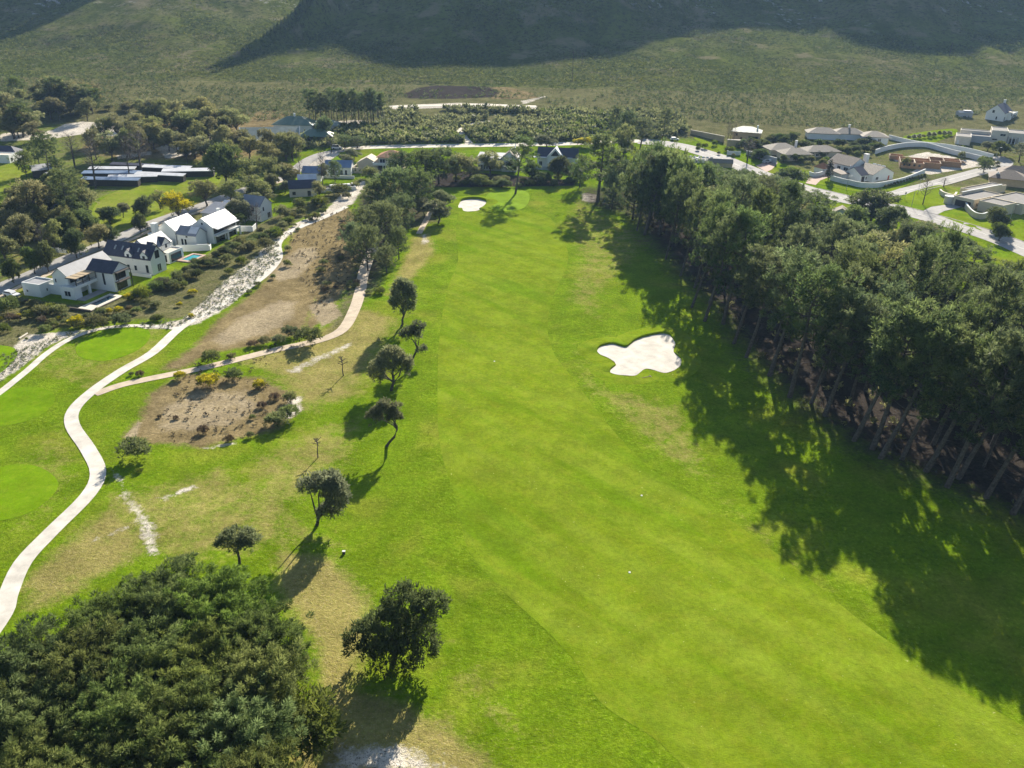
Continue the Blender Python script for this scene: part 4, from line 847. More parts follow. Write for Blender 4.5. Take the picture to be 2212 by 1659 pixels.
for i in range(46):                         # the wood on the far left
    bx = rnd.uniform(-60, 205); by = rnd.uniform(232, 318)
    if bx > 95 and by > 262: by = rnd.uniform(222, 262)
    plant('gum' if i % 5 else 'pine', bx, by, by-rnd.uniform(46, 74), rnd.uniform(42, 66), "slender gum with a clumped olive crown in the wood at the mountain's foot", "tree", "gums of the far left wood", "tree")
for i in range(16):
    bx = rnd.uniform(210, 420); by = rnd.uniform(236, 262)
    plant('gum', bx, by, by-rnd.uniform(14, 26), rnd.uniform(26, 44), "low rounded gum on the scrubby slope behind the park", "tree", "low gums behind the park", "tree")
for i in range(30):                         # the dark grove of thin pines
    bx = 672+155*((i*0.618) % 1)+rnd.uniform(-3, 3); by = rnd.uniform(258, 274)
    plant('thin', bx, by, rnd.uniform(190, 208), rnd.uniform(15, 21), "thin straight dark pine in the close grove at the mountain's foot", "pine tree", "pines of the straight dark grove", "pine_tree")
cl = [pts(q) for q in ([(0, 262), (120, 262), (330, 276), (380, 292), (300, 304), (0, 308)], [(165, 350), (470, 345), (480, 402), (165, 410)], [(470, 262), (640, 262), (640, 326), (500, 330)], [(190, 395), (480, 368), (480, 410), (330, 480), (195, 480)])]
def clear(x, y): return all(sdf(q, np.array([x]), np.array([y]))[0] > 1.5 for q in cl)
k_ = 0
while k_ < 46:
    bx = rnd.uniform(190, 650); by = rnd.uniform(262, 352)-(0 if bx < 470 else 4); x, y = P(bx, by)
    if not clear(x, y): continue
    k_ += 1; grow('gum', x, y, rnd.uniform(9, 16), rnd.uniform(9, 14), "rounded olive gum in the park behind the white sheds", "tree", "gums of the park", "tree", (rnd.uniform(-2, 4), 0), None, rnd)
k_ = 0
while k_ < 38:
    bx = rnd.uniform(-30, 260); by = rnd.uniform(450, 590)-max(0, bx)*.42; x, y = P(bx, by)
    if not clear(x, y) or by < 420: continue
    k_ += 1; grow(rnd.choice(['gum', 'round', 'round']), x, y, rnd.uniform(6, 11), rnd.uniform(7, 10), "leafy tree in the belt between the paddock and the villas' road", "tree", "trees of the roadside belt", "tree", (0, 0), None, rnd)
for i in range(18):
    bx = rnd.uniform(500, 640); by = 486-(bx-500)*.62+rnd.uniform(-22, 14); x, y = P(bx, by)
    grow(rnd.choice(['gum', 'olivetree', 'round']), x, y, rnd.uniform(5, 9), rnd.uniform(5, 8), "leafy garden tree between the two-storey grey house and the blue roofs", "tree", "garden trees below the blue roofs", "tree", (0, 0), None, rnd)
for i in range(46):
    bx = rnd.choice([rnd.uniform(1500, 1640), rnd.uniform(1690, 1800), rnd.uniform(1790, 1900), rnd.uniform(2040, 2200)]); by = np.interp(bx, [1500, 1640, 1720, 1800, 1900, 2050, 2200], [312, 340, 352, 346, 322, 322, 380])+rnd.uniform(-10, 12); x, y = P(float(bx), float(by)); ww = rnd.uniform(1.8, 4.0)
    grow(rnd.choice(['shrub', 'shrub', 'bright', 'round']), x, y, ww*rnd.uniform(.6, .9), ww, "garden shrub among the walls and tiled roofs of the estate", "shrub", "garden shrubs of the estate", "shrub", (0, 0), None, rnd)
# --- shrubs of the left gardens and dunes
SH = [('bloom', 166, 706, 36, "biggest yellow-flowered shrub, a ball by the branch path"), ('bloom', 281, 650, 27, "yellow-flowered shrub right of the near pool deck"), ('bloom', 237, 677, 18, "yellow-flowered shrub under the near pool's corner, left one"), ('bloom', 257, 675, 22, "yellow-flowered shrub under the near pool's corner, right one"), ('bloom', 127, 690, 14, "small yellow-flowered shrub below the clipped green shrubs"), ('bloom', 42, 684, 11, "tiny yellow-flowered shrub beside the russet one"), ('bloom', 2, 692, 14, "yellow-flowered shrub at the picture's left edge"), ('bright', 41, 726, 8, "tiny lime-green shrub above the white log, upper one"), ('bright', 58, 733, 8, "tiny lime-green shrub at the white log's end"),
      ('shrub', 88, 682, 42, "rounded clipped-looking green shrub below the garage, left one"), ('shrub', 127, 680, 40, "rounded clipped-looking green shrub below the garage, right one"), ('shrub', 211, 712, 56, "wide grey-green shrub behind the branch path"), ('shrub', 262, 704, 46, "dense grey-green shrub on the dune beside the branch path"), ('bright', 18, 676, 60, "tall light green bush left of the garage"), ('rust', 26, 692, 28, "reddish-brown low shrub left of the garage"), ('bright', 308, 646, 40, "light green shrub before the near house's gable"), ('bright', 340, 626, 36, "light green shrub along the slope by the dormered house"),
      ('bright', 521, 570, 26, "lime-green shrub high on the white dune"), ('bright', 495, 592, 24, "olive-yellow shrub midway on the white dune"), ('bloom', 417, 636, 22, "lime-yellow shrub low on the white dune"), ('bright', 396, 620, 24, "light green shrub beside the lime-yellow one on the dune"), ('bloom', 388, 662, 14, "small yellow shrub on the dune's lower part"), ('bloom', 414, 686, 16, "golden shrub against the white path"), ('shrub', 557, 618, 18, "dark green shrub on the right side of the white path, upper one"), ('shrub', 539, 634, 16, "dark green shrub on the right side of the white path, lower one"), ('bright', 622, 575, 20, "green shrub on the bare ground right of the path's bend"), ('shrub', 590, 602, 14, "small shrub hugging the path's bend"), ('shrub', 622, 542, 18, "shrub just above the path's bend"),
      ('bloom', 389, 818, 26, "yellow-topped shrub at the sandy track's edge"), ('bloom', 451, 834, 52, "wide shrub with a yellow flowering end on the tan patch"), ('shrub', 508, 818, 42, "grey-green rounded shrub between two yellow ones"), ('bloom', 561, 838, 30, "compact bright yellow shrub on the tan patch"), ('shrub', 297, 990, 72, "large grey-brown shrub at the white path's bend"), ('bright', 301, 1020, 18, "little yellow-green shrub on the white sand strip"), ('rust', 497, 953, 22, "dark reddish low shrub on the tan patch's edge"), ('shrub', 541, 945, 20, "small dark shrub at the tan patch's lower edge"),
      ('shrub', 284, 811, 13, "tiny dark shrub where the sandy track leaves the path, left one"), ('rust', 303, 812, 20, "tiny brown shrub where the sandy track leaves the path"), ('shrub', 455, 783, 44, "dark shrub overhanging the sandy track, middle one"), ('shrub', 500, 775, 24, "dark shrub on the sandy track's upper edge"), ('bright', 664, 743, 62, "big yellow-green shrub overhanging the sandy track"), ('shrub', 603, 742, 36, "grey shrub left of the big one on the sandy track"), ('shrub', 570, 744, 30, "low grey shrub in the row along the sandy track"), ('rust', 545, 748, 24, "brownish shrub ending the row along the sandy track"), ('shrub', 628, 726, 40, "grey-green shrub behind the big one on the sandy track"),
      ('bright', 820, 634, 28, "lime-green ball shrub under the pine clump"), ('shrub', 596, 920, 58, "grey-green shrub on the tan patch's right end, lowest"), ('shrub', 626, 905, 50, "grey-green shrub on the tan patch's right end, middle"), ('shrub', 628, 868, 34, "dark green shrub on the tan patch's right end, top"), ('rust', 594, 862, 26, "yellowish wispy shrub near the compact yellow one"), ('rust', 566, 880, 22, "dry wispy shrub below the compact yellow one"), ('shrub', 545, 905, 16, "dry small shrub in the middle of the tan patch"), ('rust', 380, 905, 14, "dead-looking tuft on the tan patch, left one"), ('rust', 345, 902, 12, "dead-looking tuft on the tan patch beside the green"), ('rust', 440, 935, 26, "low dry clump on the tan patch's lower half"),
      ('shrub', 400, 1226, 50, "dark shrub behind the near corner pines"), ('shrub', 575, 540, 40, "dark bush on the slope below the grey house's fence"), ('shrub', 612, 470, 40, "bush on the bank below the dark gabled house, left one"), ('bright', 650, 452, 36, "light bush on the bank below the dark gabled house"), ('bright', 625, 482, 24, "lime bush above the path's last stretch"), ('bright', 735, 420, 44, "lime bush under the terracotta-roofed house's terrace"), ('shrub', 800, 386, 40, "dark bush below the cream terrace wall"), ('bright', 690, 448, 40, "green bush on the dune's top end")]
for kd, bx, by, w, lab in SH:
    x, y = P(bx, by); ww = w/pxm(x, y); grow(kd, x, y, ww*rnd.uniform(.55, .72), ww, lab, "shrub", None, "flowering_shrub" if kd == 'bloom' else "shrub", (0, 0), None, rnd)
for i in range(40):                         # the dark hedge-like belt below the villas
    t = i/39; bx = 345+235*t+rnd.uniform(-10, 10); by = 632-125*t+rnd.uniform(-16, 10)
    x, y = P(bx, by); ww = rnd.uniform(2.6, 4.6); grow(rnd.choice(['shrub', 'shrub', 'round']), x, y, ww*.6, ww, "dark shrub in the belt on the slope between the villas and the white dune", "shrub", "shrubs of the dark slope belt", "shrub", (0, 0), None, rnd)
for i in range(64):
    bx = rnd.uniform(-20, 345); by = rnd.uniform(650, 722)-max(0, bx-160)*.16
    if by < 645 or (150 < bx < 262 and by < 676) or (60 < bx < 160 and by < 660): continue
    x, y = P(bx, by); ww = rnd.uniform(1.6, 3.6); grow(rnd.choice(['shrub', 'shrub', 'shrub', 'bright', 'bright', 'shrub', 'rust']), x, y, ww*.6, ww, "low grey-green shrub among others on the garden slope behind the branch path", "shrub", "shrubs of the near garden slope", "shrub", (0, 0), None, rnd)
for i in range(30):
    bx = rnd.uniform(590, 770); by = 505-(bx-590)*.55+rnd.uniform(-24, 26)
    x, y = P(bx, by); ww = rnd.uniform(1.8, 4.2); grow(rnd.choice(['shrub', 'bright', 'shrub']), x, y, ww*.6, ww, "scattered shrub on the bank above the white path's upper stretch", "shrub", "shrubs above the white path", "shrub", (0, 0), None, rnd)
for i in range(26):
    bx = rnd.uniform(690, 800); by = rnd.uniform(470, 640)
    if bx < 730 and by < 540: continue
    x, y = P(bx, by); ww = rnd.uniform(1.4, 3.2); grow(rnd.choice(['shrub', 'rust', 'shrub']), x, y, ww*.5, ww, "straggling shrub in the shade of the left pine clump", "shrub", "shrubs under the left pine clump", "shrub", (0, 0), None, rnd)
# --- ground cover nobody could count: dune tufts, fynbos, mountain scrub, weeds under the stand
def cover_patch(name, n, poly_px, wmin, wmax, mats, k, seed, h=.6, keep=None, poly_w=None, tint=(.45, .25), flat=1.0):
    rs = np.random.RandomState(seed); b = poly_w or pts(poly_px); xs, ys = [q[0] for q in b], [q[1] for q in b]
    X = rs.uniform(min(xs), max(xs), n*4); Y = rs.uniform(min(ys), max(ys), n*4); ok = sdf(b, X, Y) < 0
    if keep is not None: ok &= keep(X, Y, rs)
    X, Y = X[ok][:n], Y[ok][:n]; n = len(X); wd = rs.uniform(wmin, wmax, n); Z = Tm(X, Y)
    per = 5; px_ = np.repeat(X, per)+rs.normal(size=n*per)*np.repeat(wd, per)*.24; py_ = np.repeat(Y, per)+rs.normal(size=n*per)*np.repeat(wd, per)*.24
    pz = np.repeat(Z, per)+np.repeat(wd, per)*h*(.15+.55*rs.rand(n*per)); pos = np.stack([px_, py_, pz], 1)
    ax = np.stack([rs.normal(size=n*per)*.4, rs.normal(size=n*per)*.4, np.ones(n*per)], 1)
    tn = np.clip(np.repeat(rs.normal(tint[0], tint[1], n), per)+rs.normal(size=n*per)*.1, 0, 1)
    V, Q, at = tufts(rs, pos, ax, np.repeat(wd, per)*.55, tn, k, (.62, .34), 1.0*flat)
    o = link(name, fast_mesh(name, V, Q, MT[mats], at)); return tag(o, kind='stuff')
fpl = smooth_line(pts([(1016, 310), (1004, 298), (990, 288), (1002, 276), (1030, 268), (1060, 262)]), False, 4)
def offpath(X, Y):
    d = np.full(X.shape, 1e9)
    for a, b in fpl: d = np.minimum(d, (X-a)**2/4+(Y-b)**2/36)
    return d > 1.6
tag(cover_patch("dune_tufts", 1700, [(-40, 850), (0, 770), (150, 718), (390, 690), (470, 620), (600, 515), (606, 560), (500, 660), (370, 712), (200, 708), (110, 745), (40, 800), (-20, 846)], .25, .75, 'olive', 4, 1, tint=(.7, .2)), "grey tufts dotting the white dune sand", "dune plants")
tag(cover_patch("fynbos", 1500, [(560, 330), (650, 300), (740, 276), (830, 268), (830, 240), (1000, 236), (1200, 238), (1440, 244), (1500, 280), (1440, 300), (1385, 301), (1240, 305), (960, 310), (780, 313), (700, 320)], 1.6, 4.6, 'shrub', 8, 2,
    keep=lambda X, Y, rs: (vnoise(X, Y, 25, 7) > -.30) & offpath(X, Y)), "olive fynbos bushes covering the flat land behind the pale road", "scrub")
tag(cover_patch("lime_fynbos", 420, [(640, 318), (740, 280), (830, 262), (840, 238), (1100, 238), (1440, 262), (1440, 299), (1385, 300), (1240, 304), (960, 309), (780, 312)], 2.0, 4.4, 'bright', 8, 3,
    keep=lambda X, Y, rs: (vnoise(X, Y, 30, 8) > .05) & offpath(X, Y)), "lime-green fynbos bushes behind the pale road", "scrub")
foot = pts([(-140, 222), (100, 232), (210, 238), (420, 240), (560, 262), (640, 255), (668, 260), (830, 258), (835, 238), (860, 214), (1165, 212), (1220, 240), (1440, 258), (1560, 266), (1640, 270), (1740, 274), (1850, 276), (1900, 288), (1945, 282), (2050, 266), (2105, 250), (2212, 224), (2420, 214), (2500, 90), (1106, 30), (-300, 90)])
tag(cover_patch("foot_scrub", 52000, None, .5, 1.7, 'heath', 3, 4, poly_w=foot, keep=lambda X, Y, rs: vnoise(X, Y, 40, 11)+vnoise(X, Y, 13, 14)*.8+rs.rand(len(X))*.7 > .12, tint=(.30, .28)), "grey-green scrub over the mountain's lower slopes", "scrub")
tag(cover_patch("slope_scrub", 40000, None, .6, 1.8, 'heathgreen', 3, 5, poly_w=[(-520, 575), (460, 575), (660, 900), (-600, 900)], keep=lambda X, Y, rs: vnoise(X, Y, 70, 12)+vnoise(X+Y*.25, Y*.22, 34, 9)*.8+rs.rand(len(X))*.4 > .12, tint=(.1, .25)), "yellow-green scrub over the sunlit mountain slopes", "scrub")
tag(cover_patch("stand_undergrowth", 260, [(1395, 515), (1480, 600), (1600, 740), (1730, 870), (1860, 960), (2060, 1050), (2212, 1120), (2500, 1250), (2450, 800), (2160, 640), (1870, 585), (1640, 462), (1440, 440)], .8, 2.2, 'shrub', 6, 6), "green undergrowth on the shaded floor of the pine stand", "undergrowth")
tag(cover_patch("tan_patch_tufts", 420, [(600, 500), (770, 440), (760, 600), (650, 730), (400, 790), (330, 960), (520, 950), (640, 870), (560, 800), (700, 700)], .3, .8, 'rust', 5, 7), "dry brown tufts on the bare tan ground", "dry tufts")
# ------------------------------------------------------------------ buildings
class House:
    """local x runs along the 'u' axis, y along 'v'; parts are added block by block"""
    def __init__(s, name, label, cat, px=None, ang=0.0, xy=None, group=None, dz=0.0):
        x, y = xy or P(*px); s.z = Tg(x, y)+dz
        s.r = empty(name, (x, y, s.z), -R(ang), label, cat, group); s.b = None
    def blk(s, x0, x1, y0, y1, h, roof, rh=2.0, rm='slate', wm='wall', ov=.35, z0=-1.6, wall=True):
        s.b = (x0, x1, y0, y1); m = MB(); r = MB()
        if roof in ('gx', 'gy'):
            a, b, c, d = (y0, y1, x0, x1) if roof == 'gx' else (x0, x1, y0, y1); ax = 'x' if roof == 'gx' else 'y'; mid = (a+b)/2
            if wall: m.prism([(a, z0), (b, z0), (b, h), (mid, h+rh), (a, h)], c, d, ax)
            sl = rh/(mid-a); t = .16; e = ov
            r.prism([(a-e, h-sl*e+.03), (mid, h+rh+.03), (b+e, h-sl*e+.03), (b+e, h-sl*e+.03+t), (mid, h+rh+.03+t), (a-e, h-sl*e+.03+t)], c-.22, d+.22, ax)
        elif roof == 'hip':
            if wall: m.box(x0, x1, y0, y1, z0, h)
            X0, X1, Y0, Y1 = x0-ov, x1+ov, y0-ov, y1+ov; w, l = X1-X0, Y1-Y0
            if w >= l: A, B = (X0+l/2, (Y0+Y1)/2, h+rh), (X1-l/2, (Y0+Y1)/2, h+rh)
            else: A, B = ((X0+X1)/2, Y0+w/2, h+rh), ((X0+X1)/2, Y1-w/2, h+rh)
            q = [(X0, Y0, h+.02), (X1, Y0, h+.02), (X1, Y1, h+.02), (X0, Y1, h+.02)]
            if w >= l: r.poly([q[0], q[1], B, A]).poly([q[1], q[2], B]).poly([q[2], q[3], A, B]).poly([q[3], q[0], A])
            else: r.poly([q[0], q[1], A]).poly([q[1], q[2], B, A]).poly([q[2], q[3], B]).poly([q[3], q[0], A, B])
            r.box(X0, X1, Y0, Y1, h-.14, h)
        elif roof == 'flat':
            m.box(x0, x1, y0, y1, z0, h)
            for q in ((x0, x1, y0, y0+.25), (x0, x1, y1-.25, y1), (x0, x0+.25, y0+.25, y1-.25), (x1-.25, x1, y0+.25, y1-.25)): m.box(*q, h+.001, h+.45)
            r.box(x0+.26, x1-.26, y0+.26, y1-.26, h+.01, h+.10)
        elif roof == 'mono':                # slopes up from y0 to y1
            if wall: m.prism([(y0, z0), (y1, z0), (y1, h+rh), (y0, h)], x0, x1, 'x')
            r.prism([(y0-ov, h-rh*ov/(y1-y0)+.03), (y1+ov, h+rh+rh*ov/(y1-y0)+.03), (y1+ov, h+rh+.2), (y0-ov, h-rh*ov/(y1-y0)+.2)], x0-ov, x1+ov, 'x')
        if wall and m.f: m.build("wall", MT[wm], s.r)
        if r.f: s.last = r.build("roof", MT[rm], s.r)
        return s
    def win(s, face, a, z, w, h, m='glass', fm='frame', name="window"):
        x0, x1, y0, y1 = s.b; f, g = MB(), MB(); t = .09
        def bx(mb, u0, u1, z0, z1, d0, d1):
            if face == 'x1': mb.box(x1+d0, x1+d1, u0, u1, z0, z1)
            elif face == 'x0': mb.box(x0-d1, x0-d0, u0, u1, z0, z1)
            elif face == 'y0': mb.box(u0, u1, y0-d1, y0-d0, z0, z1)
            else: mb.box(u0, u1, y1+d0, y1+d1, z0, z1)
        bx(f, a, a+w, z, z+t, .003, .07); bx(f, a, a+w, z+h-t, z+h, .003, .07); bx(f, a, a+t, z+t, z+h-t, .003, .07); bx(f, a+w-t, a+w, z+t, z+h-t, .003, .07)
        if w > 1.2: bx(f, a+w/2-.04, a+w/2+.04, z+t, z+h-t, .003, .06)
        bx(g, a+t, a+w-t, z+t, z+h-t, .002, .03)
        fo = f.build(name, MT[fm], s.r); g.build("pane", MT[m], fo); return s
    def part(s, name, m, fn, parent=None):
        mb = MB(); fn(mb); return mb.build(name, MT[m], parent or s.r)
    def chimney(s, x, y, z0, z1, w=.9, m='wall'):
        return s.part("chimney", m, lambda q: q.box(x-w/2, x+w/2, y-w/2, y+w/2, z0, z1).box(x-w/2-.1, x+w/2+.1, y-w/2-.1, y+w/2+.1, z1+.001, z1+.18))
    def dormer(s, x, y, z, w, d, rh=1.1, wm='wall', rm='slate'):
        """gabled dormer facing -y; front at y"""
        o = s.part("dormer", wm, lambda q: q.prism([(x-w/2, z-.6), (x+w/2, z-.6), (x+w/2, z+1.5), (x, z+1.5+rh), (x-w/2, z+1.5)], y, y+d, 'y'))
        s.part("dormer_roof", rm, lambda q: q.prism([(x-w/2-.3, z+1.2), (x, z+1.53+rh), (x+w/2+.3, z+1.2), (x+w/2+.3, z+1.38), (x, z+1.70+rh), (x-w/2-.3, z+1.38)], y-.2, y+d, 'y'), o)
        f = s.part("window", 'frame', lambda q: q.box(x-.5, x+.5, y-.06, y-.003, z, z+1.4), o); s.part("pane", 'glass', lambda q: q.box(x-.4, x+.4, y-.09, y-.061, z+.1, z+1.3), f)
    def dormer_x(s, y, x, z, w, d, rh=1.1, wm='wall', rm='slate'):
        """gabled dormer facing +x; front at x"""
        o = s.part("dormer", wm, lambda q: q.prism([(y-w/2, z-.6), (y+w/2, z-.6), (y+w/2, z+1.5), (y, z+1.5+rh), (y-w/2, z+1.5)], x-d, x, 'x'))
        s.part("dormer_roof", rm, lambda q: q.prism([(y-w/2-.3, z+1.2), (y, z+1.53+rh), (y+w/2+.3, z+1.2), (y+w/2+.3, z+1.38), (y, z+1.70+rh), (y-w/2-.3, z+1.38)], x-d, x+.2, 'x'), o)
        f = s.part("window", 'frame', lambda q: q.box(x+.003, x+.06, y-.5, y+.5, z, z+1.4), o); s.part("pane", 'glass', lambda q: q.box(x+.061, x+.09, y-.4, y+.4, z+.1, z+1.3), f)
def pool(name, label, px, ang, x0, x1, y0, y1, deck, water, z=.25, dm='palegravel', up=0.0):
    h = House(name, label, "pool", px, ang); X0, X1, Y0, Y1 = deck
    h.part("deck", dm, lambda q: q.box(X0, x0, Y0, Y1, -1.6, z+up).box(x1, X1, Y0, Y1, -1.6, z+up).box(x0, x1, Y0, y0, -1.6, z+up).box(x0, x1, y1, Y1, -1.6, z+up))
    h.part("water", water, lambda q: q.box(x0, x1, y0, y1, -1.5, z+up-.18)); return h

# nearest white house: slate-roofed wing, pale metal main roof, timber-shaded terrace, flat garage
h = House("house", "nearest white house with timber-slatted terrace and a flat-roofed garage", "house", (250, 631.5), 17)
h.blk(-8.2, 0, .2, 6.0, 5.3, 'gx', 2.1, 'slate'); h.win('y0', -3.6, 1.6, .9, 3.4); h.win('x1', .9, .2, 3.8, 2.3, fm='darkframe'); h.win('x1', .9, 3.0, 3.8, 2.2, fm='darkframe')
h.part("sunscreen", 'darkframe', lambda q: q.box(0.05, 1.3, .5, 5.4, 2.55, 2.7).box(0.05, 1.3, .5, 5.4, 5.15, 5.3).box(1.15, 1.3, .5, .65, 0, 5.14).box(1.15, 1.3, 5.25, 5.4, 0, 5.14))
h.blk(-13.6, -8.7, -6.2, 9.6, 5.2, 'gy', 2.0, 'zinc'); h.win('y0', -13.0, 3.2, .6, 1.2); h.win('x1', -5.6, 3.3, 2.2, 2.0, fm='darkframe'); h.win('x1', -2.6, 3.3, 2.4, 2.0, fm='darkframe')
h.part("skylight", 'frame', lambda q: q.prism([(-10.6, 6.67), (-9.3, 5.63), (-9.3, 5.77), (-10.6, 6.81)], -.6, .7, 'y').prism([(-10.6, 6.67), (-9.3, 5.63), (-9.3, 5.77), (-10.6, 6.81)], .9, 2.2, 'y'))
h.part("skylight_glass", 'glass', lambda q: q.prism([(-10.45, 6.60), (-9.45, 5.80), (-9.45, 5.93), (-10.45, 6.73)], -.45, .55, 'y').prism([(-10.45, 6.60), (-9.45, 5.80), (-9.45, 5.93), (-10.45, 6.73)], 1.05, 2.05, 'y'))
def _terr(q):
    q.box(-9.9, -5.4, -8.2, -5.8, -1.6, 3.0).box(-8.65, -8.4, -5.8, .15, -1.6, 2.7).box(-5.9, -5.4, -3.2, -2.5, -1.6, 2.62).box(-8.65, -5.2, -8.4, .15, 2.62, 3.05) 
    q.box(-5.4, -5.2, -8.4, .15, 3.051, 3.4).box(-8.65, -5.401, -8.4, -8.2, 3.051, 3.4)
h.part("terrace", 'wall', _terr); h.b = (-9.9, -5.4, -8.2, -5.8); h.win('y0', -8.6, .7, 2.0, 1.5)
h.part("pergola", 'timber', lambda q: [q.box(-8.6, -5.3, -6.9+i*1.75, -5.5+i*1.75, 5.22, 5.32) for i in range(4)])
h.part("pergola_frame", 'darkframe', lambda q: [q.box(-8.6, -5.2, -7.15+i*1.75, -6.95+i*1.75, 5.1, 5.3) for i in range(5)]+[q.box(-5.45, -5.3, -7.1+i*2.3, -6.95+i*2.3, 3.06, 5.1) for i in range(4)]+[q.box(-5.38, -5.3, -8.3, .1, 3.9, 3.96)])
h.blk(-21.0, -15.2, -9.4, -4.4, 2.9, 'flat', 0, 'zinc'); h.win('y0', -19.9, .8, .7, .8); h.win('x1', -7.6, .9, .6, .9)
h.part("garden_wall", 'wall', lambda q: q.box(-15.2, -9.9, -6.4, -6.1, -1.6, 2.6).box(-24, -21.0, -6, -5.7, -1.6, 1.9))
p = pool("swimming_pool", "dark blue swimming pool on a pale raised deck before the nearest white house", (250, 631.5), 17, .4, 2.9, -10.0, -3.0, (-.3, 4.0, -13.6, -1.8), 'darkpool', .25)
p.part("retaining_wall", 'stone', lambda q: q.box(-2.2, 4.2, -14.0, -13.601, -1.6, .55).box(4.001, 4.3, -13.6, -1.8, -1.6, .2))
o = House("patio", "dark paved patio between the nearest white house and its pool", "patio", (250, 631.5), 17); o.part("paving", 'asphalt', lambda q: q.box(-5.3, -2.6, -8, .1, -1, .12)); o.part("lawn", 'fairway', lambda q: q.box(-2.59, -.31, -9.5, -3, -1, .1))
# dormered house
h = House("house", "white house with dark slate roof and two gabled dormers", "house", (322, 594), 17)
h.blk(-14.6, 1.4, 0, 5.9, 4.7, 'gx', 3.0, 'slate'); h.win('x1', 2.0, 4.3, 1.7, 2.2, fm='darkframe'); h.win('x1', 2.2, .4, 1.6, 2.2); h.win('y0', -.6, .6, .8, 2.2, fm='darkframe'); h.win('y0', -4.6, .8, 1.0, 1.6); h.win('y0', -7.0, .8, 1.0, 1.6)
h.dormer(-5.9, -.15, 4.2, 2.3, 2.6); h.dormer(-.6, -.15, 4.2, 2.3, 2.6)
h.part("skylight", 'metal', lambda q: [q.prism([(1.0, 6.0), (1.9, 6.9), (1.9, 7.02), (1.0, 6.12)], x, x+.5, 'x') for x in (-11.5, -9, -3.6)])
h.part("terrace_wall", 'wall', lambda q: q.box(-4, 2.4, -2.0, -1.7, -1.6, .9))
# second dormered house behind, with light pool
h = House("house", "white house with grey roof and front gables beside the turquoise pool", "house", (322, 594), 17)
h.blk(-11.2, -5.0, 7.0, 17.0, 4.6, 'gy', 2.6, 'greyroof'); h.dormer_x(9.2, -4.8, 3.6, 2.4, 2.6); h.dormer_x(14.2, -4.7, 3.3, 3.4, 3.0, 1.6)
h.blk(-5.0, -1.2, 10.6, 17.0, 2.7, 'flat', 0, 'palegravel'); h.win('x1', 11.4, .2, 4.6, 2.2, fm='darkframe'); h.win('y0', -4.4, .3, 2.4, 2.1, fm='darkframe')
p = pool("swimming_pool", "turquoise swimming pool beside a white garden wall", (322, 594), 17, -.2, 2.9, 14.6, 20.2, (-1.1, 3.8, 13.4, 21.0), 'pool', .15, 'brickpave')
o = House("garden_wall", "white garden wall behind the turquoise pool", "wall", (382, 544), 60); o.part("wall", 'wall', lambda q: q.box(0, .3, -.1, 10.2, -1.5, 2.2)) if False else tag(o.part("coping", 'wall', lambda q: q.box(0, 9.6, 0, .3, -1.5, 2.1)))
o.r.rotation_euler = (0, 0, R(10)); o.part("panel", 'wall', lambda q: q.box(9.601, 9.9, -.1, 2.6, -1.5, 1.6))
# white roofed villa
h = House("house", "sprawling white villa with dazzling white metal roofs and a balcony band", "house", (433, 533), 17)
h.blk(-6.7, .2, -1.8, 3.2, 4.0, 'gx', 1.9, 'greyroof'); h.win('y0', -5.4, .4, .9, 2.2); h.win('y0', -4.2, .4, .9, 2.2); h.win('y0', -3.6, 3.0, .9, .7)
h.part("roof_panel", 'whiteroof', lambda q: q.prism([(-1.5, 4.36), (.6, 5.95), (.6, 6.07), (-1.5, 4.48)], -2.8, .3, 'x'))
h.blk(-5.0, 2.4, 4.0, 16.2, 5.3, 'gy', 2.5, 'whiteroof'); h.win('y0', -1.7, 5.7, .8, .9); h.win('x1', 4.4, 3.1, 11.4, 1.9, fm='darkframe'); h.win('x1', 5.0, .1, 4.6, 2.3, fm='darkframe'); h.win('x1', 10.4, .1, 5.2, 2.3, fm='darkframe')
h.part("balcony", 'wall', lambda q: q.box(2.48, 4.0, 4.0, 16.2, 2.5, 2.72).box(3.8, 4.0, 4.0, 16.2, 2.721, 3.1).box(3.6, 4.0, 9.2, 9.7, -1.5, 2.49).box(3.6, 4.0, 15.7, 16.2, -1.5, 2.49))
h.part("veranda_roof", 'whiteroof', lambda q: q.prism([(2.42, 5.0), (4.2, 4.75), (4.2, 4.87), (2.42, 5.12)], 4.2, 15.8, 'y'))
h.blk(-13.6, -7.4, -1.6, 9.2, 4.8, 'gy', 2.4, 'whiteroof'); h.win('y0', -12.4, .6, 1.0, 1.8)
h.blk(-7.3, -5.1, .2, 8.4, 3.6, 'mono', .9, 'greyroof')
h.chimney(-13.0, -3.6, -1.5, 7.0, 1.5); h.chimney(-12.6, -6.4, -1.5, 4.6, 1.0); h.chimney(-4.2, 16.8, 3, 7.6, .8)
h.part("yard_wall", 'wall', lambda q: q.box(-13.6, -6.8, -4.2, -3.9, -1.5, 2.4).box(-17, -14.5, -12, 4, -1.5, 2.1))
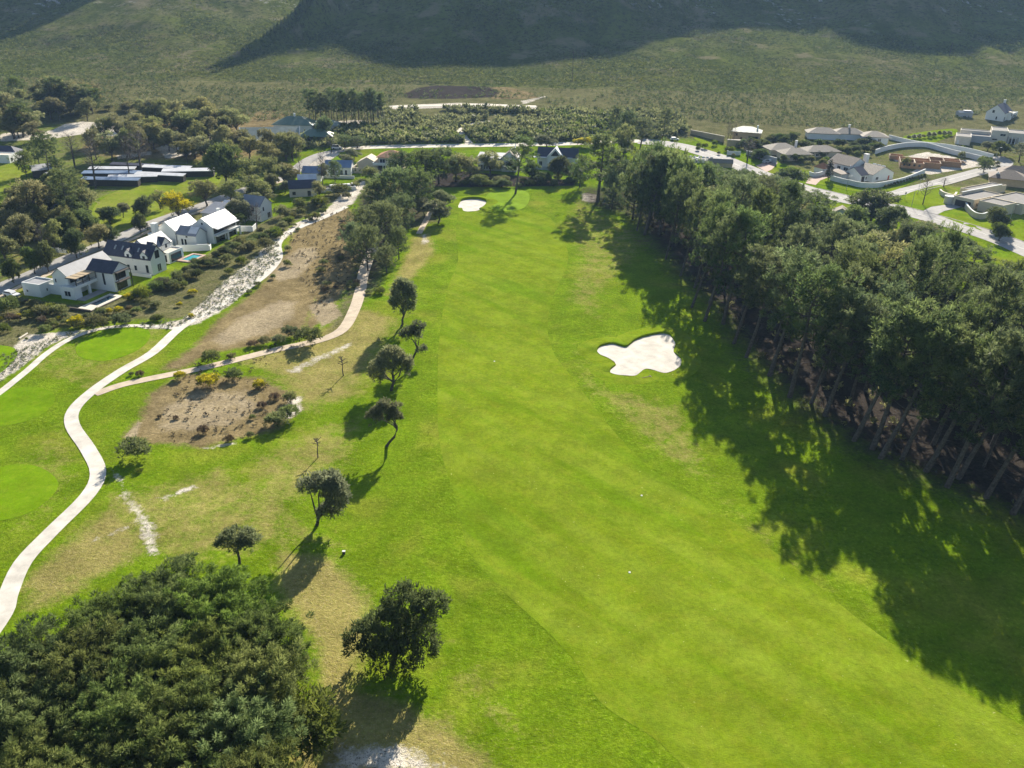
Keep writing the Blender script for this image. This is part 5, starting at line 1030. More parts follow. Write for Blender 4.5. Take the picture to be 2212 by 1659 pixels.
# slate-roofed flat building and two-storey grey house
h = House("house", "wide low house under a plain grey-blue roof behind the white villa", "house", (452, 484), 17)
h.blk(-4, 6.4, 2, 10, 3.0, 'mono', 1.8, 'greyroof', 'grey'); h.blk(-1.5, 5, 10.2, 14.5, 4.2, 'gx', 1.0, 'whiteroof', 'wall'); h.blk(6.6, 9.6, 1.5, 9, 3.1, 'flat', 0, 'flatroof', 'beige')
h = House("house", "two-storey pale grey house with a white-walled yard", "house", (522, 473), 20)
h.blk(0, 8.2, 0, 6.5, 5.2, 'gx', 2.6, 'greyroof', 'wall'); h.win('y0', 4.6, 3.2, 1.1, 1.5, fm='darkframe'); h.win('y0', 1.6, .2, 1.8, 2.1, fm='darkframe'); h.win('x1', 1.2, 3.2, 1.0, 1.5); h.win('x1', 3.6, .3, 1.8, 2.0)
h.blk(-3.6, 0, 1.0, 6.0, 3.4, 'mono', 1.0, 'greyroof', 'wall')
o = House("garden_wall", "short white yard wall below the two-storey grey house", "wall", (511, 500), 0); o.part("panel", 'wall', lambda q: q.box(0, 5.2, 0, .25, -1, 1.9).box(5.21, 5.5, 0, 5.0, -1, 1.7)); o.part("gate", 'frame', lambda q: q.box(-2.0, -.05, .05, .2, -1, 1.8))
# blue-roofed house, dark gabled house
h = House("house", "white house with long blue metal roofs beside the pale road", "house", (650, 396), 0)
h.blk(0, 7.4, 3, 9.6, 3.6, 'gx', 1.9, 'blueroof'); h.win('y0', .6, .5, 1.2, 2.0); h.win('y0', 3.0, .5, 1.2, 2.0)
h.blk(6.6, 17.6, 14.8, 22.0, 3.6, 'gx', 2.1, 'blueroof'); h.win('y0', 9.0, .5, 1.6, 2.0); h.win('y0', 12.6, .5, 1.6, 2.0); h.win('y0', 15.0, .5, 1.0, 2.0)
h.part("terrace_wall", 'wall', lambda q: q.box(7.6, 20, 9, 9.3, -1.5, 1.4).box(-1, 6.4, 10, 10.3, -1.5, 2.8))
h = House("house", "dark-roofed gabled house with a deep shaded veranda below the blue roofs", "house", (664, 425), -15)
h.blk(-6.5, 3.6, .3, 6.4, 3.3, 'gx', 2.3, 'slate', 'beige'); h.win('y0', -5.4, .8, 1.2, 1.2, fm='darkframe'); h.win('y0', .2, .2, 1.2, 2.0, fm='darkframe'); h.win('x1', 1.0, .2, 4.2, 2.5, fm='darkframe')
h.part("gable_fin", 'whiteroof', lambda q: q.prism([(5.4, 4.0), (9.4, 6.4), (9.4, 6.6), (5.4, 4.2)], -3.0, 4.2, 'x').box(-2.6, 3.8, 6.6, 9.2, -1.5, 4.4))
o = House("terrace", "stepped stone terrace with white parapets above the white path", "terrace", (690, 416), -22); o.part("stone_base", 'stone', lambda q: q.box(0, 14, 0, 7, -1.8, .9)); o.part("parapet", 'wall', lambda q: q.box(0, 14, -.3, -.001, -1.8, 1.5).box(14.001, 14.3, -.3, 7, -1.8, 1.5).box(5, 13, 4, 6, .901, 1.5))
# terracotta-roofed cream house
h = House("house", "cream two-storey house with a terracotta hipped roof", "house", (790, 372), 4)
h.blk(4.6, 15.2, 3.6, 12.5, 5.8, 'hip', 2.3, 'terracotta', 'cream', .6); h.win('y0', 5.4, 3.4, 2.4, 1.7); h.win('y0', 9.0, 3.4, 2.6, 1.7)
h.blk(-4.2, 4.5, 3.0, 11, 3.2, 'gy', 2.3, 'cream', 'cream'); h.win('y0', -.6, .5, 1.1, 1.4); h.win('y0', 1.6, .5, 1.1, 1.4)
h.part("balcony", 'wall', lambda q: q.box(3.0, 9.6, .6, 3.59, 2.9, 3.1).box(3.0, 9.6, .6, .8, 3.101, 4.0).box(3.0, 3.2, .801, 3.5, 3.101, 4.0)); h.part("column", 'wall', lambda q: q.box(7.2, 7.6, .65, 1.0, -1, 2.9)); h.part("column", 'wall', lambda q: q.box(8.3, 8.7, .65, 1.0, -1, 2.9)); h.part("column", 'wall', lambda q: q.box(9.2, 9.6, .65, 1.0, -1, 2.9))
h.part("porch_shade_slab", 'darkframe', lambda q: q.box(4.8, 9.0, 3.3, 3.58, 0, 2.8))  # dark slab standing in for the shade under the balcony
h.part("garden_wall", 'cream', lambda q: [q.box(-5.4+i*2.0, -4.4+i*2.0, -2.3, -2.0, -1.5, 2.0) for i in range(6)]+[q.box(-5.4, 6.0, -2.3, -2.0, -1.5, .65), q.box(-5.4, 6.0, -2.32, -1.98, 2.001, 2.3), q.box(6.01, 14, -2.2, -1.95, -1.5, 1.2), q.box(-5.4, -5.1, -1.99, 6, -1.5, 2.2)])
# two central houses
h = House("house", "grey-roofed white house half hidden by trees behind the green", "house", (1032, 367), 8)
h.blk(0, 17, 0, 7, 5.2, 'mono', 1.0, 'greyroof', 'grey'); [h.win('y0', 1.4+i*1.15, .5, .75, 1.9) for i in range(5)]; h.win('y0', 9, .5, 1.2, 1.9); h.win('y0', 12, .5, 1.2, 1.9); h.win('y0', 6, 3.3, 1.6, 1.3); h.win('y0', 11, 3.3, 2.4, 1.3)
h.blk(10.5, 17, -.4, 10, 5.6, 'gy', 2.8, 'tan', 'wall'); h.part("balcony", 'wall', lambda q: q.box(0, 10.2, -1.4, -.02, 2.5, 2.7).box(0, 10.2, -1.4, -1.25, 2.701, 3.3)); h.part("gable_wall", 'wall', lambda q: q.prism([(9, 0), (16, 0), (16, 9), (9, 6)], 14, 14.3, 'x')); h.b = (0, 17, -1.5, 7)
h = House("house", "white house with a glazed central gable and black roof", "house", (1160, 360), 8)
h.blk(0, 17.5, .6, 7.4, 4.6, 'gx', 3.2, 'slate', 'wall'); h.win('y0', .8, .5, 1.4, 1.9); h.win('y0', 12.8, .5, 2.2, 1.9)
h.blk(4.6, 11.4, -1.4, 4.5, 4.8, 'gy', 3.6, 'wall', 'wall', .3); h.part("gable_glass", 'glass', lambda q: q.prism([(6.0, 5.2), (10.0, 5.2), (8.0, 7.6)], -1.46, -1.405, 'y')); h.win('y0', 5.4, .5, 1.2, 2.2); h.win('y0', 7.2, .5, 1.2, 2.2)
h.part("flat_canopy", 'whiteroof', lambda q: q.box(-1.6, 4.3, -1.5, .55, 4.2, 4.4).box(11.7, 15.5, -1.2, .55, 4.3, 4.5)); h.part("terrace_wall", 'grey', lambda q: q.box(-1, 9, -5, -4.7, -2, 1.2))
# ---- right-hand side
h = House("house", "tan house with a grey-green hipped roof near the bare poplars", "house", (1611, 306), 18)
h.blk(-7, 6.5, 0, 9, 4.6, 'hip', 2.2, 'greenroof', 'sandstone', .6); h.win('y0', -5.4, 2.6, 1.0, 1.2, fm='darkframe'); h.win('y0', 1.0, .3, 4.8, 2.4, fm='darkframe'); h.win('y0', -3, .8, 1.0, 1.2, fm='darkframe'); h.chimney(4.6, 5.6, 5.4, 7.2, .7)
o = House("garden_wall", "tan boundary wall with a gateway along the road bend", "wall", (1491, 289), 38.5); o.r.rotation_euler = (0, 0, -R(52)); o.part("panel", 'sandstone', lambda q: q.box(0, 22, 0, .35, -1.5, 1.9)); o.part("coping", 'palegravel', lambda q: q.box(-.1, 22.1, -.1, .45, 1.901, 2.05))
o = House("gate_pillar", "stout tan gateway block beside the road", "gateway", (1570, 316), 10); o.part("base", 'sandstone', lambda q: q.box(0, 6.5, 0, 1.6, -1, 3.0)); o.part("coping", 'palegravel', lambda q: q.box(-.15, 6.65, -.15, 1.75, 3.001, 3.2))
o = House("garden_wall", "long pale green-grey wall running down to the parked cars", "wall", (1611, 334), 0); o.r.rotation_euler = (0, 0, -R(60)); o.part("panel", 'grey', lambda q: q.box(0, 19.5, 0, .3, -1.5, 1.9)); o.part("coping", 'wall', lambda q: q.box(-.05, 19.5, -.05, .35, 1.901, 2.0))
o = House("gate", "white sliding gate at the tan house's drive", "gate", (1572, 335), 0); o.part("panel", 'wall', lambda q: q.box(0, 6, 0, .12, 0, 1.9)); o.part("post", 'wall', lambda q: q.box(-.4, -.01, -.1, .25, -.5, 2.2))
h = House("utility_house", "small tan gabled hut on the near side of the road", "hut", (1530, 360), 8); h.blk(0, 10.5, 0, 3.4, 2.0, 'gx', 1.2, 'tan', 'sandstone')
h = House("terrace", "raised pale terrace with white parapet blocks above the pine stand", "terrace", (1488, 350), 8); h.part("floor", 'flatroof', lambda q: q.box(0, 11, 0, 6.5, -2, 1.0)); h.part("parapet", 'wall', lambda q: [q.box(i*1.9, i*1.9+1.2, -.3, 0, -.5, 1.7) for i in range(6)]+[q.box(i*1.9+.4, i*1.9+1.6, 6.5, 6.8, -.5, 1.6) for i in range(6)]+[q.box(3, 4.4, 3, 4.6, 1.001, 1.5)])
o = House("garden_wall", "low reddish-brown wall with white coping along the verge", "wall", (1618, 384), 0); o.r.rotation_euler = (0, 0, -R(46)); o.part("panel", 'brownroof', lambda q: q.box(0, 16.5, 0, .35, -1.5, 1.1)); o.part("coping", 'wall', lambda q: q.box(-.1, 8, -.1, .45, 1.101, 1.25))
h = House("house", "grey-tiled hipped house with two wings next to the parked cars", "house", (1694, 348), -8)
h.blk(0, 13, 0, 9, 3.0, 'hip', 2.2, 'tan', 'cream', .7); h.blk(-2, 12, 11, 21, 3.0, 'hip', 2.4, 'tan', 'cream', .7); h.blk(14, 30, 6, 15, 3.0, 'hip', 2.2, 'tan', 'cream', .7); h.win('y0', 18, .8, 1.6, 1.3); h.chimney(12.5, 16.5, 3, 6.2, .9)
h = House("house", "long taupe-tiled house at the edge of the scrub", "house", (1745, 300), 8)
h.blk(0, 15, 0, 9, 3.0, 'hip', 2.3, 'tan', 'wall', .7); h.blk(13, 28, 2, 11, 3.0, 'hip', 2.4, 'tan', 'wall', .7); h.blk(26, 38, -4, 6, 3.0, 'hip', 2.2, 'tan', 'wall', .7); h.win('y0', 29, .8, 1.6, 1.4); h.win('y0', 33, .8, 1.6, 1.4); h.chimney(21, 8, 4, 6.6, .9)
h = House("house", "white house with brown tiled roofs and roof water heaters", "house", (1883, 394), -30)
h.blk(0, 13.2, 0, 10, 3.1, 'gy', 2.7, 'tan', 'wall'); h.win('y0', 2.0, .8, 1.7, 1.3); h.part("door", 'door', lambda q: q.box(9.8, 10.7, -.06, -.003, 0, 2.0))
h.part("water_heater", 'solar', lambda q: [q.prism([(7.5, 5.72), (11.9, 3.92), (11.9, 4.05), (7.5, 5.85)], y, y+1.7, 'y') for y in (.4, 2.7, 5.0)]); h.part("heater_tank", 'wall', lambda q: [q.tube([(7.3, y, 6.0), (7.3, y+1.7, 6.0)], [.28, .28], 8) for y in (.4, 2.7, 5.0)])
h.blk(-4.6, -.02, 2.4, 10.9, 2.9, 'gx', 2.5, 'slate', 'wall'); h.win('y0', -1.5, .7, .9, 1.4); h.part("porch_opening", 'darkframe', lambda q: q.box(-4.0, -2.2, 2.33, 2.38, 0, 2.3))
h.blk(-1.0, 9.0, 11.0, 23.5, 4.7, 'gy', 2.9, 'brownroof', 'wall'); h.win('x0', 12.4, 2.4, 2.4, 1.5); h.win('x0', 16.5, 2.4, 1.8, 1.5); h.win('y0', .4, 2.9, 2.8, 1.2)
h.blk(-9.6, -5.2, 8.4, 14.2, 2.5, 'mono', .8, 'brownroof', 'grey', .4); h.win('x0', 9.6, .9, 1.6, .7)
h.blk(-8.6, -4.0, 19.2, 24.2, 2.9, 'hip', 2.0, 'terracotta', 'wall', .4); h.win('y0', -7.6, .6, 1.2, 1.6)
h.part("column", 'wall', lambda q: q.tube([(-2.6, 10.2, -.5), (-2.6, 10.2, 5.6)], [.3, .25], 8)); h.chimney(11.5, 14, 0, 8.4, 1.7); h.chimney(13.6, 15.5, 0, 7.4, 1.4)
wl = [(1749, 379), (1764, 381), (1776, 378), (1790, 372)]
def long_wall(label, line, hh, m, cap=None, t=.3):
    l = smooth_line(pts(line), False, 4); x0, y0 = l[0]; z0 = Tg(x0, y0); r = empty("garden_wall", (x0, y0, z0), 0, label, "wall")
    m1, m2 = MB(), MB(); n = len(l); L, C = [], []
    for i in range(n):
        a, b = l[max(0, i-1)], l[min(n-1, i+1)]; dx, dy = b[0]-a[0], b[1]-a[1]; s = math.hypot(dx, dy); nx, ny = dy/s*t/2, -dx/s*t/2; z = Tg(*l[i])-z0
        L.append([(l[i][0]-x0+k*nx, l[i][1]-y0+k*ny, z+zz) for k, zz in ((-1, -1), (-1, hh), (1, hh), (1, -1))]); C.append([(l[i][0]-x0+k*nx*1.5, l[i][1]-y0+k*ny*1.5, z+zz) for k, zz in ((-1, hh+.001), (-1, hh+.12), (1, hh+.12), (1, hh+.001))])
    for q, M_ in ((L, m1), (C, m2)):
        for i in range(n-1):
            for k in range(4): M_.quad(q[i][k], q[i+1][k], q[i+1][(k+1) % 4], q[i][(k+1) % 4])
        M_.poly(q[0]).poly(q[-1][::-1])
    m1.build("panel", MT[m], r); m2.build("coping", MT[cap or m], r); return r
long_wall("curved white wall sweeping round the brown-roofed house's garden", [(1792, 389), (1821, 397), (1832, 399), (1854, 404), (1880, 406), (1903, 404), (1953, 393), (1997, 375)], 2.0, 'wall')
long_wall("short white courtyard wall by the pink driveway", [(1747, 379), (1760, 382), (1777, 378), (1792, 370)], 1.6, 'wall')
long_wall("inner white wall round the unfinished brick house", [(1890, 333), (1915, 325), (1946, 319), (1975, 317), (2001, 318), (2030, 326), (2059, 334), (2092, 341), (2126, 349)], 2.1, 'wall')
long_wall("outer white wall between the brick site and the flat-roofed house", [(1919, 300), (1950, 308), (1980, 314), (2009, 317), (2045, 321), (2079, 327), (2110, 334), (2144, 343)], 2.0, 'wall')
# the unfinished brick house
h = House("unfinished_house", "roofless brick house under construction inside white walls", "building site", (1994, 367), 20)
def _bw(q):
    t = .25
    for a in ((-10, 0, 0, t), (-10, -10+t, t, 14), (-.02-t, -.02, t, 4), (-.27, 7, 4, 4+t), (7, 7+t, 4, 11), (-10, 3, 14, 14+t), (3, 3+t, 8, 14), (3.25, 16, 11, 11+t), (16, 16+t, 11, 20), (3, 16.25, 20, 20+t), (3, 3+t, 14.25, 20), (-4, -4+t, t, 9), (-3.75, 3, 8, 8+t), (-9.75, -4, 9, 9+t), (9, 9+t, 11.25, 20), (9.25, 16, 15.5, 15.75), (-14, -10.01, 15, 15.25), (-14, -13.75, 15.25, 20), (-13.7, -8, 20, 20.25)): q.box(*a, -1.2, 2.7)
h.part("brick_wall", 'brick', _bw); h.part("opening", 'glass', lambda q: [q.box(-8.6+i*2.1, -7.7+i*2.1, -.03, -.002, 1.2, 2.2) for i in range(4)]); h.part("concrete_floor", 'palegravel', lambda q: q.box(-9.7, 15.9, 0.3, 19.9, -1.2, .02) if False else q.box(-9.7, -.3, .3, 13.9, -1.2, .05)); h.part("ring_beam", 'cream', lambda q: q.box(-4.03, -3.72, .26, 8.9, 2.701, 2.9))
o = House("brick_stack", "low stack of bricks and rubble on the pale sand of the building site", "brick pile", (2062, 353), 20); o.part("bricks", 'brick', lambda q: q.box(0, 4.5, 0, 1.6, -.5, .9).box(.6, 3.6, .2, 1.3, .901, 1.3)); o.part("rubble", 'rubble' if 'rubble' in MT else 'dirt', lambda q: q.poly([(-1, -1, 0), (5.5, -1, 0), (4, .0, .5), (0, .0, .6)]))
# flat-roofed modern house, white gabled house at the scrub's edge
h = House("house", "grey-beige modern house of angular blocks with flat roofs and white parapets", "house", (2062, 311), 25)
h.blk(0, 6.8, 0, 12, 3.6, 'flat', 0, 'flatroof', 'beige'); h.win('x1', 6.0, 1.8, 2.2, 1.0, fm='darkframe'); h.part("door", 'frame', lambda q: q.box(.8, 1.7, -.06, -.003, 0, 2.1))
h.blk(7.0, 15.8, 9, 17, 3.2, 'flat', 0, 'flatroof', 'grey'); h.blk(2, 15.8, 17.2, 23, 4.4, 'flat', 0, 'flatroof', 'beige')
h.blk(16.0, 23.5, 13, 27, 6.0, 'flat', 0, 'flatroof', 'beige'); h.win('x1', 15, 3.4, 2.4, 1.5, fm='darkframe'); h.win('x1', 19.5, 3.4, 2.4, 1.5, fm='darkframe'); h.win('y0', 17, 1.6, 2.2, .7, fm='darkframe'); h.win('y0', 20, 3.8, 2.6, 1.2)
h.blk(23.8, 33, 16, 29, 5.0, 'flat', 0, 'flatroof', 'beige'); h.win('y0', 25, .2, 3.0, 2.4, fm='darkframe'); h.part("fin", 'wall', lambda q: [q.box(24.2+i*1.6, 24.5+i*1.6, 14.5, 15.99, -1, 3.4) for i in range(4)])
h = House("house", "tall white gabled house with a dark blue-black roof at the mountain's foot", "house", (2166, 263), -48)
h.blk(0, 15, 0, 9.6, 4.6, 'gx', 4.0, 'slate', 'wall'); h.win('x0', 5.4, 4.2, 1.2, 1.5, fm='darkframe'); h.win('x0', 3.4, .8, .7, 1.6, fm='darkframe'); h.win('y0', 1.0, .3, 1.4, 2.0, fm='darkframe'); h.chimney(13.6, 4.8, 6.5, 10.2, 1.1)
h.blk(7, 10, -1.6, 4, 4.4, 'mono', .6, 'palegravel', 'wall', .2); h.win('y0', 7.7, 2.6, 1.5, 1.4, fm='darkframe'); h.blk(10.2, 24, -1.2, 6, 3.0, 'flat', 0, 'palegravel', 'wall'); [h.win('y0', 11+i*3.0, .4, 1.6, 2.0, fm='darkframe') for i in range(4)]
h = House("shed", "small pale hut with a bright white roof in the scrub", "hut", (2070, 253), 0); h.blk(0, 8, 0, 4, 2.4, 'gx', .9, 'grey', 'grey'); h.part("roof_panel", 'whiteroof', lambda q: q.box(3.2, 7.4, .4, 3.2, 3.5, 3.6))
# beige villa at the right, brown roof behind it
h = House("house", "beige villa with parapet roofs and a curved garden wall on the lawn", "house", (2081, 443), -33)
h.blk(-3.5, 16, -5.6, 2.6, 3.2, 'flat', 0, 'flatroof', 'cream'); h.part("slit_window", 'glass', lambda q: [q.box(-1.4+i*.9, -1.0+i*.9, -5.64, -5.603, .8, 2.0) for i in range(4)]); h.part("garage_opening", 'darkframe', lambda q: q.box(-3.55, -3.503, -4.6, 1.6, 0, 2.4))
h.blk(-3, 6, -16.5, -7.2, 3.4, 'flat', 0, 'flatroof', 'cream'); h.blk(6.3, 24, -19, -6.2, 3.4, 'flat', 0, 'flatroof', 'cream'); h.win('y0', 9, .3, 2.4, 2.2); h.win('y0', 15, .3, 3.0, 2.2)
h.blk(12, 35, 3.4, 9.5, 3.0, 'flat', 0, 'flatroof', 'cream'); h.part("gate_tower", 'beige', lambda q: q.tube([(-3.2, 4.4, -1), (-3.2, 4.4, 2.8)], [1.7, 1.7], 14)); h.part("gate_tower_cap", 'wall', lambda q: q.tube([(-3.2, 4.4, 2.801), (-3.2, 4.4, 3.05)], [1.85, 1.85], 14))
h.part("boundary_fin", 'cream', lambda q: q.box(2, 30, 2.7, 3.1, -1.2, 4.2)); h.part("fin_coping", 'wall', lambda q: q.box(1.9, 30.1, 2.62, 3.18, 4.201, 4.38))
long_wall("curved beige wall bulging onto the lawn below the villa", [(2083, 446), (2088, 456), (2100, 468), (2114, 473), (2128, 471), (2140, 462)], 2.0, 'cream', 'wall', .4)
long_wall("low planter wall of beige plaster beside the villa's drive", [(2029, 418), (2036, 424), (2058, 430), (2064, 424)], 1.7, 'beige', 'beige', .5)
h = House("house", "brown-tiled hipped house behind the beige villa", "house", (2136, 398), 25)
h.blk(0, 14, 0, 11, 3.0, 'hip', 2.8, 'brownroof', 'sandstone', .7); h.blk(14.8, 30, 2, 14, 3.0, 'hip', 3.0, 'brownroof', 'sandstone', .7); h.blk(4, 18, 13, 22, 3.2, 'hip', 2.6, 'brownroof', 'sandstone', .7); h.part("gable_end", 'wall', lambda q: q.prism([(1, 3.4), (4, 3.4), (2.5, 5.2)], 2.0, 2.2, 'y'))
h = House("hut", "little grey gabled roof showing at the junction's near corner", "hut", (1797, 474), 20); h.blk(0, 5.6, 0, 5, 2.6, 'gy', 1.6, 'tan', 'wall')
# ---- the park on the left: halls, sheds, clearings
h = House("school_hall", "wide hall under a broad grey-green metal roof with a veranda", "hall", (520, 318), -14)
h.blk(0, 27, 4, 18, 3.6, 'gx', 3.4, 'greenroof', 'beige', .8); h.part("gable_trim", 'wall', lambda q: q.prism([(3.1, 3.2), (11, 7.15), (11, 7.4), (3.1, 3.45)], -.5, -.23, 'x').prism([(3.1, 3.2), (11, 7.15), (18.9, 3.2), (18.9, 3.45), (11, 7.4), (3.1, 3.45)], 27.23, 27.5, 'x'))
h.part("veranda_roof", 'greenroof', lambda q: q.prism([(-.6, 2.6), (3.99, 3.2), (3.99, 3.35), (-.6, 2.75)], 3, 25, 'x')); h.win('y0', 8, .3, 4, 2.2, fm='darkframe'); h.win('y0', 14, .3, 4, 2.2, fm='darkframe')
h.part("column", 'frame', lambda q: q.box(10, 10.3, -.4, -.1, -1, 2.6)); h.part("column", 'frame', lambda q: q.box(16, 16.3, -.4, -.1, -1, 2.6)); h.part("column", 'frame', lambda q: q.box(21, 21.3, -.4, -.1, -1, 2.6))
h = House("pavilion", "hall with a steep green hipped roof behind the wide hall", "hall", (592, 284), 0); h.blk(0, 19, 0, 12, 3.4, 'hip', 3.4, 'darkgreenroof', 'wall', 1.0); [h.win('y0', 1+i*2.1, .6, 1.2, 1.8) for i in range(6)]; h.blk(20, 32, 3, 11, 3.0, 'hip', 2.2, 'greenroof', 'beige', .6); h.chimney(9.5, 6, 6, 8, .8)
h = House("pavilion", "low pavilion with a striped dark green roof near the dark oval tree", "pavilion", (648, 308), -6); h.blk(0, 15, 0, 9, 2.8, 'hip', 2.8, 'darkgreenroof', 'darkframe', .8); h.win('y0', 2, .4, 3, 1.8)
def shed(px, ang, L, Wd, hh, rm, lab, n=1):
    s_ = House("shed", lab, "shed", px, ang, group="long low sheds by the paddock"); s_.blk(0, L, 0, Wd, hh, 'mono', .4, rm, 'darkframe', .3)
    s_.part("opening", 'darkframe', lambda q: [q.box(.4+i*3.0, 2.6+i*3.0, -.05, -.002, 0, hh-.5) for i in range(int(L/3))])
shed((178, 401), 0, 22, 2.6, 2.4, 'blueroof', "long low white-roofed shed nearest the paddock"); shed((236, 397), -12, 18, 2.4, 2.4, 'whiteroof', "white-roofed shed bending along the paddock fence")
shed((180, 388), -6, 22, 3.0, 2.4, 'blueroof', "white-roofed shed second from the paddock"); shed((194, 378), -4, 18, 2.6, 2.4, 'whiteroof', "bluish-white shed roof third from the paddock"); shed((294, 389), 6, 20, 2.4, 2.4, 'whiteroof', "long bright shed roof beyond the two bare trees"); shed((308, 374), 4, 20, 3.0, 2.4, 'whiteroof', "bright white shed roof behind the bare trees"); shed((240, 368), 6, 18, 2.4, 2.4, 'slate', "farthest white shed roof below the sandy track"); shed((352, 384), -10, 20, 3.5, 2.4, 'whiteroof', "white shed roof at the gum trees' end of the row")
shed((70, 372), 60, 12, 7, 2.6, 'zinc', "grey tin-roofed shed on the left lawn"); shed((102, 388), 40, 8, 6, 2.6, 'zinc', "small grey tin-roofed shed behind the stemmed pine")
h = House("house", "white cottage with a dark roof at the picture's left edge", "house", (-8, 352), 0); h.blk(-6, 6, 0, 6, 3.0, 'flat', 0, 'palegravel', 'wall'); h.win('x1', 1, .4, 1.2, 1.8); h.blk(-6, 5, 7, 13, 3.2, 'hip', 2.2, 'slate', 'wall')
h = House("house", "dark-roofed house among the trees left of the road", "house", (110, 478), 17); h.blk(0, 11, 0, 7, 2.8, 'gx', 2.2, 'slate', 'beige'); h.win('y0', 2, .6, 1.4, 1.4)
h = House("house", "dark-roofed house cut off by the picture's left edge", "house", (-20, 512), 17); h.blk(0, 10, 0, 8, 2.8, 'gx', 2.4, 'slate', 'beige'); h.win('y0', 4, .6, 1.4, 1.4)
o = House("fence_rail", "white slatted fence section among the roadside trees", "fence", (110, 545), 17); o.part("rail", 'frame', lambda q: [q.box(0, 6, 0, .1, .3+i*.5, .6+i*.5) for i in range(3)]); [o.part("post", 'frame', lambda q: q.box(x, x+.15, .11, .25, -.3, 1.7)) for x in (0, 2.9, 5.8)]
# fences
def fence(label, line, hh, m, rails=2, gap=3.0):
    l = smooth_line(pts(line), False, 5); x0, y0 = l[0]; z0 = Tg(x0, y0); r = empty("fence", (x0, y0, z0), 0, label, "fence"); q = MB()
    for i in range(len(l)-1):
        for k in range(rails):
            z = hh*(k+1)/rails-.12; q.tube([(l[i][0]-x0, l[i][1]-y0, Tg(*l[i])-z0+z), (l[i+1][0]-x0, l[i+1][1]-y0, Tg(*l[i+1])-z0+z)], [.05, .05], 4)
    q.build("rail", MT[m], r); acc = 0.0; pm = MB().tube([(0, 0, -.3), (0, 0, hh)], [.08, .08], 5).mesh("fence_post", MT[m])
    for i in range(len(l)-1):
        d = math.hypot(l[i+1][0]-l[i][0], l[i+1][1]-l[i][1])
        while acc < d:
            t = acc/d; x, y = l[i][0]+(l[i+1][0]-l[i][0])*t, l[i][1]+(l[i+1][1]-l[i][1])*t; link("post", pm, r, (x-x0, y-y0, Tg(x, y)-z0)); acc += gap
        acc -= d
fence("dark post fence along the far side of the pale road", [(760, 316), (900, 312), (1100, 309), (1240, 306)], 1.5, 'darkframe', 2, 3.6)
fence("wooden rail fence between the sheds and the paddock", [(350, 386), (380, 381), (400, 380), (440, 372)], 1.4, 'darkframe', 2, 3.0)
# ------------------------------------------------------------------ cars, lamps, poles, markers
def car(px, rz, paint, label, van=False):
    x, y = P(*px); r = empty("parked_car", (x, y, Tg(x, y)+.07), R(rz), label, "car" if not van else "van")
    L, Wd, hb, hr = (4.3, 1.75, .85, 1.45) if not van else (4.9, 1.85, 1.0, 2.0); m = MB()
    pr = [(-L/2, .3), (L/2, .3), (L/2, hb*.8), (L/2-.9, hb), (-L/2, hb)]; m.prism(pr, -Wd/2, Wd/2, 'y')
    m.prism([(-L/2+.1, hb+.001), (L/2-1.0, hb+.001), (L/2-1.7, hr), (-L/2+.5, hr)], -Wd/2+.12, Wd/2-.12, 'y'); m.build("body", MT['car_'+paint], r)
    MB().prism([(-L/2+.28, hb+.12), (L/2-1.25, hb+.12), (L/2-1.75, hr-.1), (-L/2+.6, hr-.1)], -Wd/2+.10, Wd/2-.10, 'y').build("side_window", MT['glass'], r)
    MB().quad((L/2-1.06, -Wd/2+.2, hb+.06), (L/2-1.06, Wd/2-.2, hb+.06), (L/2-1.66, Wd/2-.2, hr-.06), (L/2-1.66, -Wd/2+.2, hr-.06)).build("windscreen", MT['glass'], r)
    for sx in (-1, 1):
        for sy in (-1, 1): MB().tube([(sx*L*.3, sy*(Wd/2-.22), .3), (sx*L*.3, sy*(Wd/2+.02), .3)], [.32, .32], 12).build("wheel", MT['rubber'], r)
car((728, 322), 5, 'white', "white van on the pale road's bend", True); car((1457, 303), 10, 'white', "white car driving on the far road bend")
car((1656, 352), 30, 'silver', "silver car parked by the long wall, nearer the road"); car((1668, 350), 35, 'white', "white car parked behind the silver one"); car((40, 470), 17, 'blue', "blue-grey car half hidden by the wide gum"); car((26, 640), -20, 'white', "pale covered car beside the near garage")
def lamp(px, hh, label, arm=1.0, rz=0):
    x, y = P(*px); r = empty("street_lamp", (x, y, Tg(x, y)), R(rz), label, "street lamp")
    MB().tube([(0, 0, -.3), (0, 0, hh*.6), (0, 0, hh)], [.10, .075, .06], 8).tube([(0, 0, hh), (arm, 0, hh+.15)], [.05, .04], 6).build("pole", MT['metal'], r)
    MB().prism([(arm-.15, hh+.08), (arm+.65, hh+.10), (arm+.6, hh+.26), (arm-.1, hh+.24)], -.16, .16, 'y').build("lamp_head", MT['wall'], r)
lamp((1969, 446), 6.4, "street lamp on the grass island, nearer the drive"); lamp((1982, 420), 6.0, "street lamp on the grass island's far side by the kerb"); lamp((2181, 478), 6.0, "street lamp on the lawn by the bushy street tree"); lamp((1828, 410), 5.5, "street lamp in front of the curved white wall"); lamp((1279, 300), 6.0, "street lamp beyond the pale road"); lamp((2150, 345), 5.5, "street lamp at the side road's end")
x, y = P(1954, 430); r = empty("road_sign", (x, y, Tg(x, y)), 0, "small round-faced road sign at the island's tip", "road sign"); MB().tube([(0, 0, -.2), (0, 0, 2.6)], [.05, .05], 6).build("post", MT['metal'], r); MB().tube([(0, -.03, 2.4), (0, -.07, 2.4)], [.4, .4], 14).build("sign_face", MT['metal'], r)
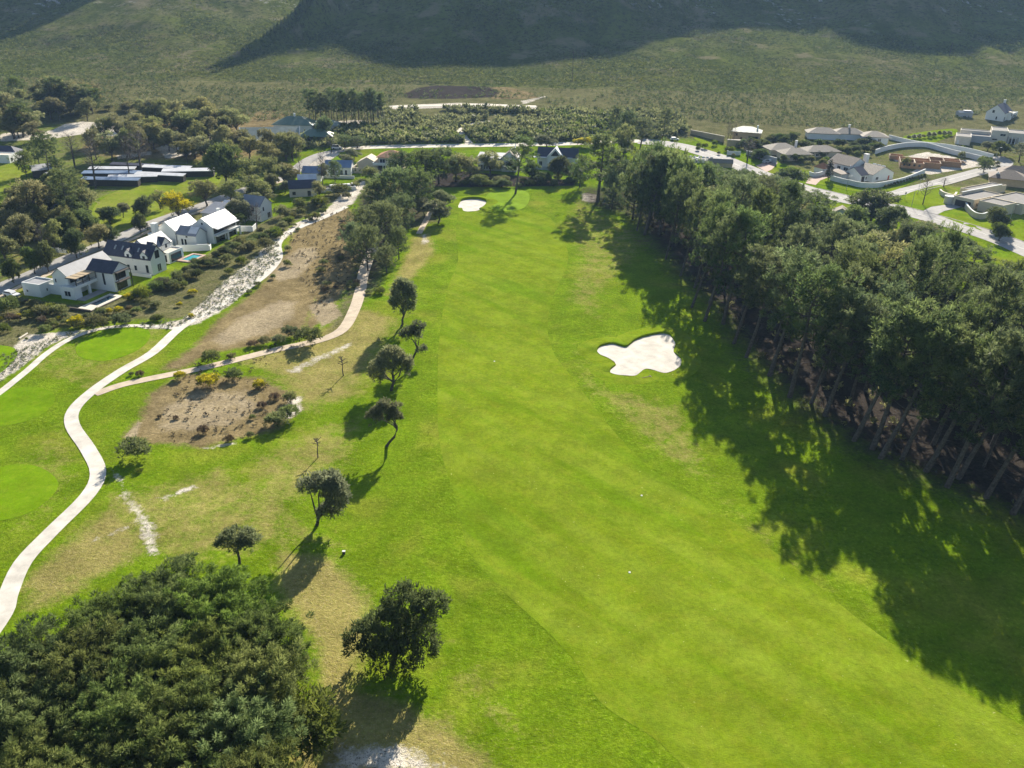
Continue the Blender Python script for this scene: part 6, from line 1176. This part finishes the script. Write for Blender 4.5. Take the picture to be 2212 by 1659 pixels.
def upole(px, hh, label):
    x, y = P(*px); r = empty("utility_pole", (x, y, Tg(x, y)), 0, label, "utility pole"); MB().tube([(0, 0, -.5), (0, 0, hh)], [.24, .16], 6).build("pole", MT['darkbark'], r); MB().box(-1.3, 1.3, -.08, .08, hh-.9, hh-.72).build("crossarm", MT['darkbark'], r)
upole((1236, 176), 19, "utility pole above the sand cutting, nearer one"); upole((1257, 142), 9, "utility pole above the sand cutting, farther one"); upole((2050, 124), 11, "utility pole at the mountain's shadow edge")
x, y = P(743, 1196); r = empty("marker_post", (x, y, Tg(x, y)), 0, "white-topped black marker box on the left rough", "marker"); MB().box(-.2, .2, -.15, .15, -.1, .45).build("box", MT['darkframe'], r); MB().box(-.23, .23, -.18, .18, .451, .5).build("lid", MT['wall'], r)
for q_, lab in (((1068, 781), "white disc marker on the middle of the fairway"), ((1360, 1237), "white disc marker on the near half of the fairway"), ((1386, 1071), "small pale disc marker near the fairway's right edge")):
    x, y = P(*q_); MB_ = MB().tube([(0, 0, -.02), (0, 0, .06)], [.17, .17], 12); tag(MB_.build("distance_marker", MT['wall'], None, (x, y, Tg(x, y)+.06)), lab, "marker")
x, y = P(1396, 815); r = empty("bunker_rake", (x, y, Tg(x, y)+.06), R(25), "wooden rake lying at the star-shaped bunker's lower edge", "rake"); MB().box(-1.1, 1.0, -.03, .03, 0, .07).build("handle", MT['timber'], r); MB().box(1.0, 1.1, -.4, .4, 0, .1).build("head", MT['timber'], r)
for q_, lab in (((60, 700), "pale log lying among shrubs above the dune path"),):
    x, y = P(42, 733); x2, y2 = P(60, 722); o = MB().tube([(0, 0, .2), (x2-x, y2-y, .25)], [.22, .18], 8).build("log", MT['palegravel'], None, (x, y, Tg(x, y))); tag(o, lab, "log")
# ------------------------------------------------------------------ the air
hz = bpy.data.materials.new("haze"); hz.use_nodes = True; t_ = hz.node_tree; t_.nodes.remove(t_.nodes["Principled BSDF"])
pv = t_.nodes.new("ShaderNodeVolumePrincipled"); pv.inputs["Color"].default_value = (.38, .60, 1.0, 1); pv.inputs["Density"].default_value = HAZE; pv.inputs["Anisotropy"].default_value = .2
t_.links.new(pv.outputs[0], t_.nodes["Material Output"].inputs["Volume"])
hmb = MB().box(-1900, 1900, -90, 2450, -4, float(max(MZ.max(), CAMZ))+12); tag(link("haze", hmb.mesh("haze", hz)), kind='stuff')
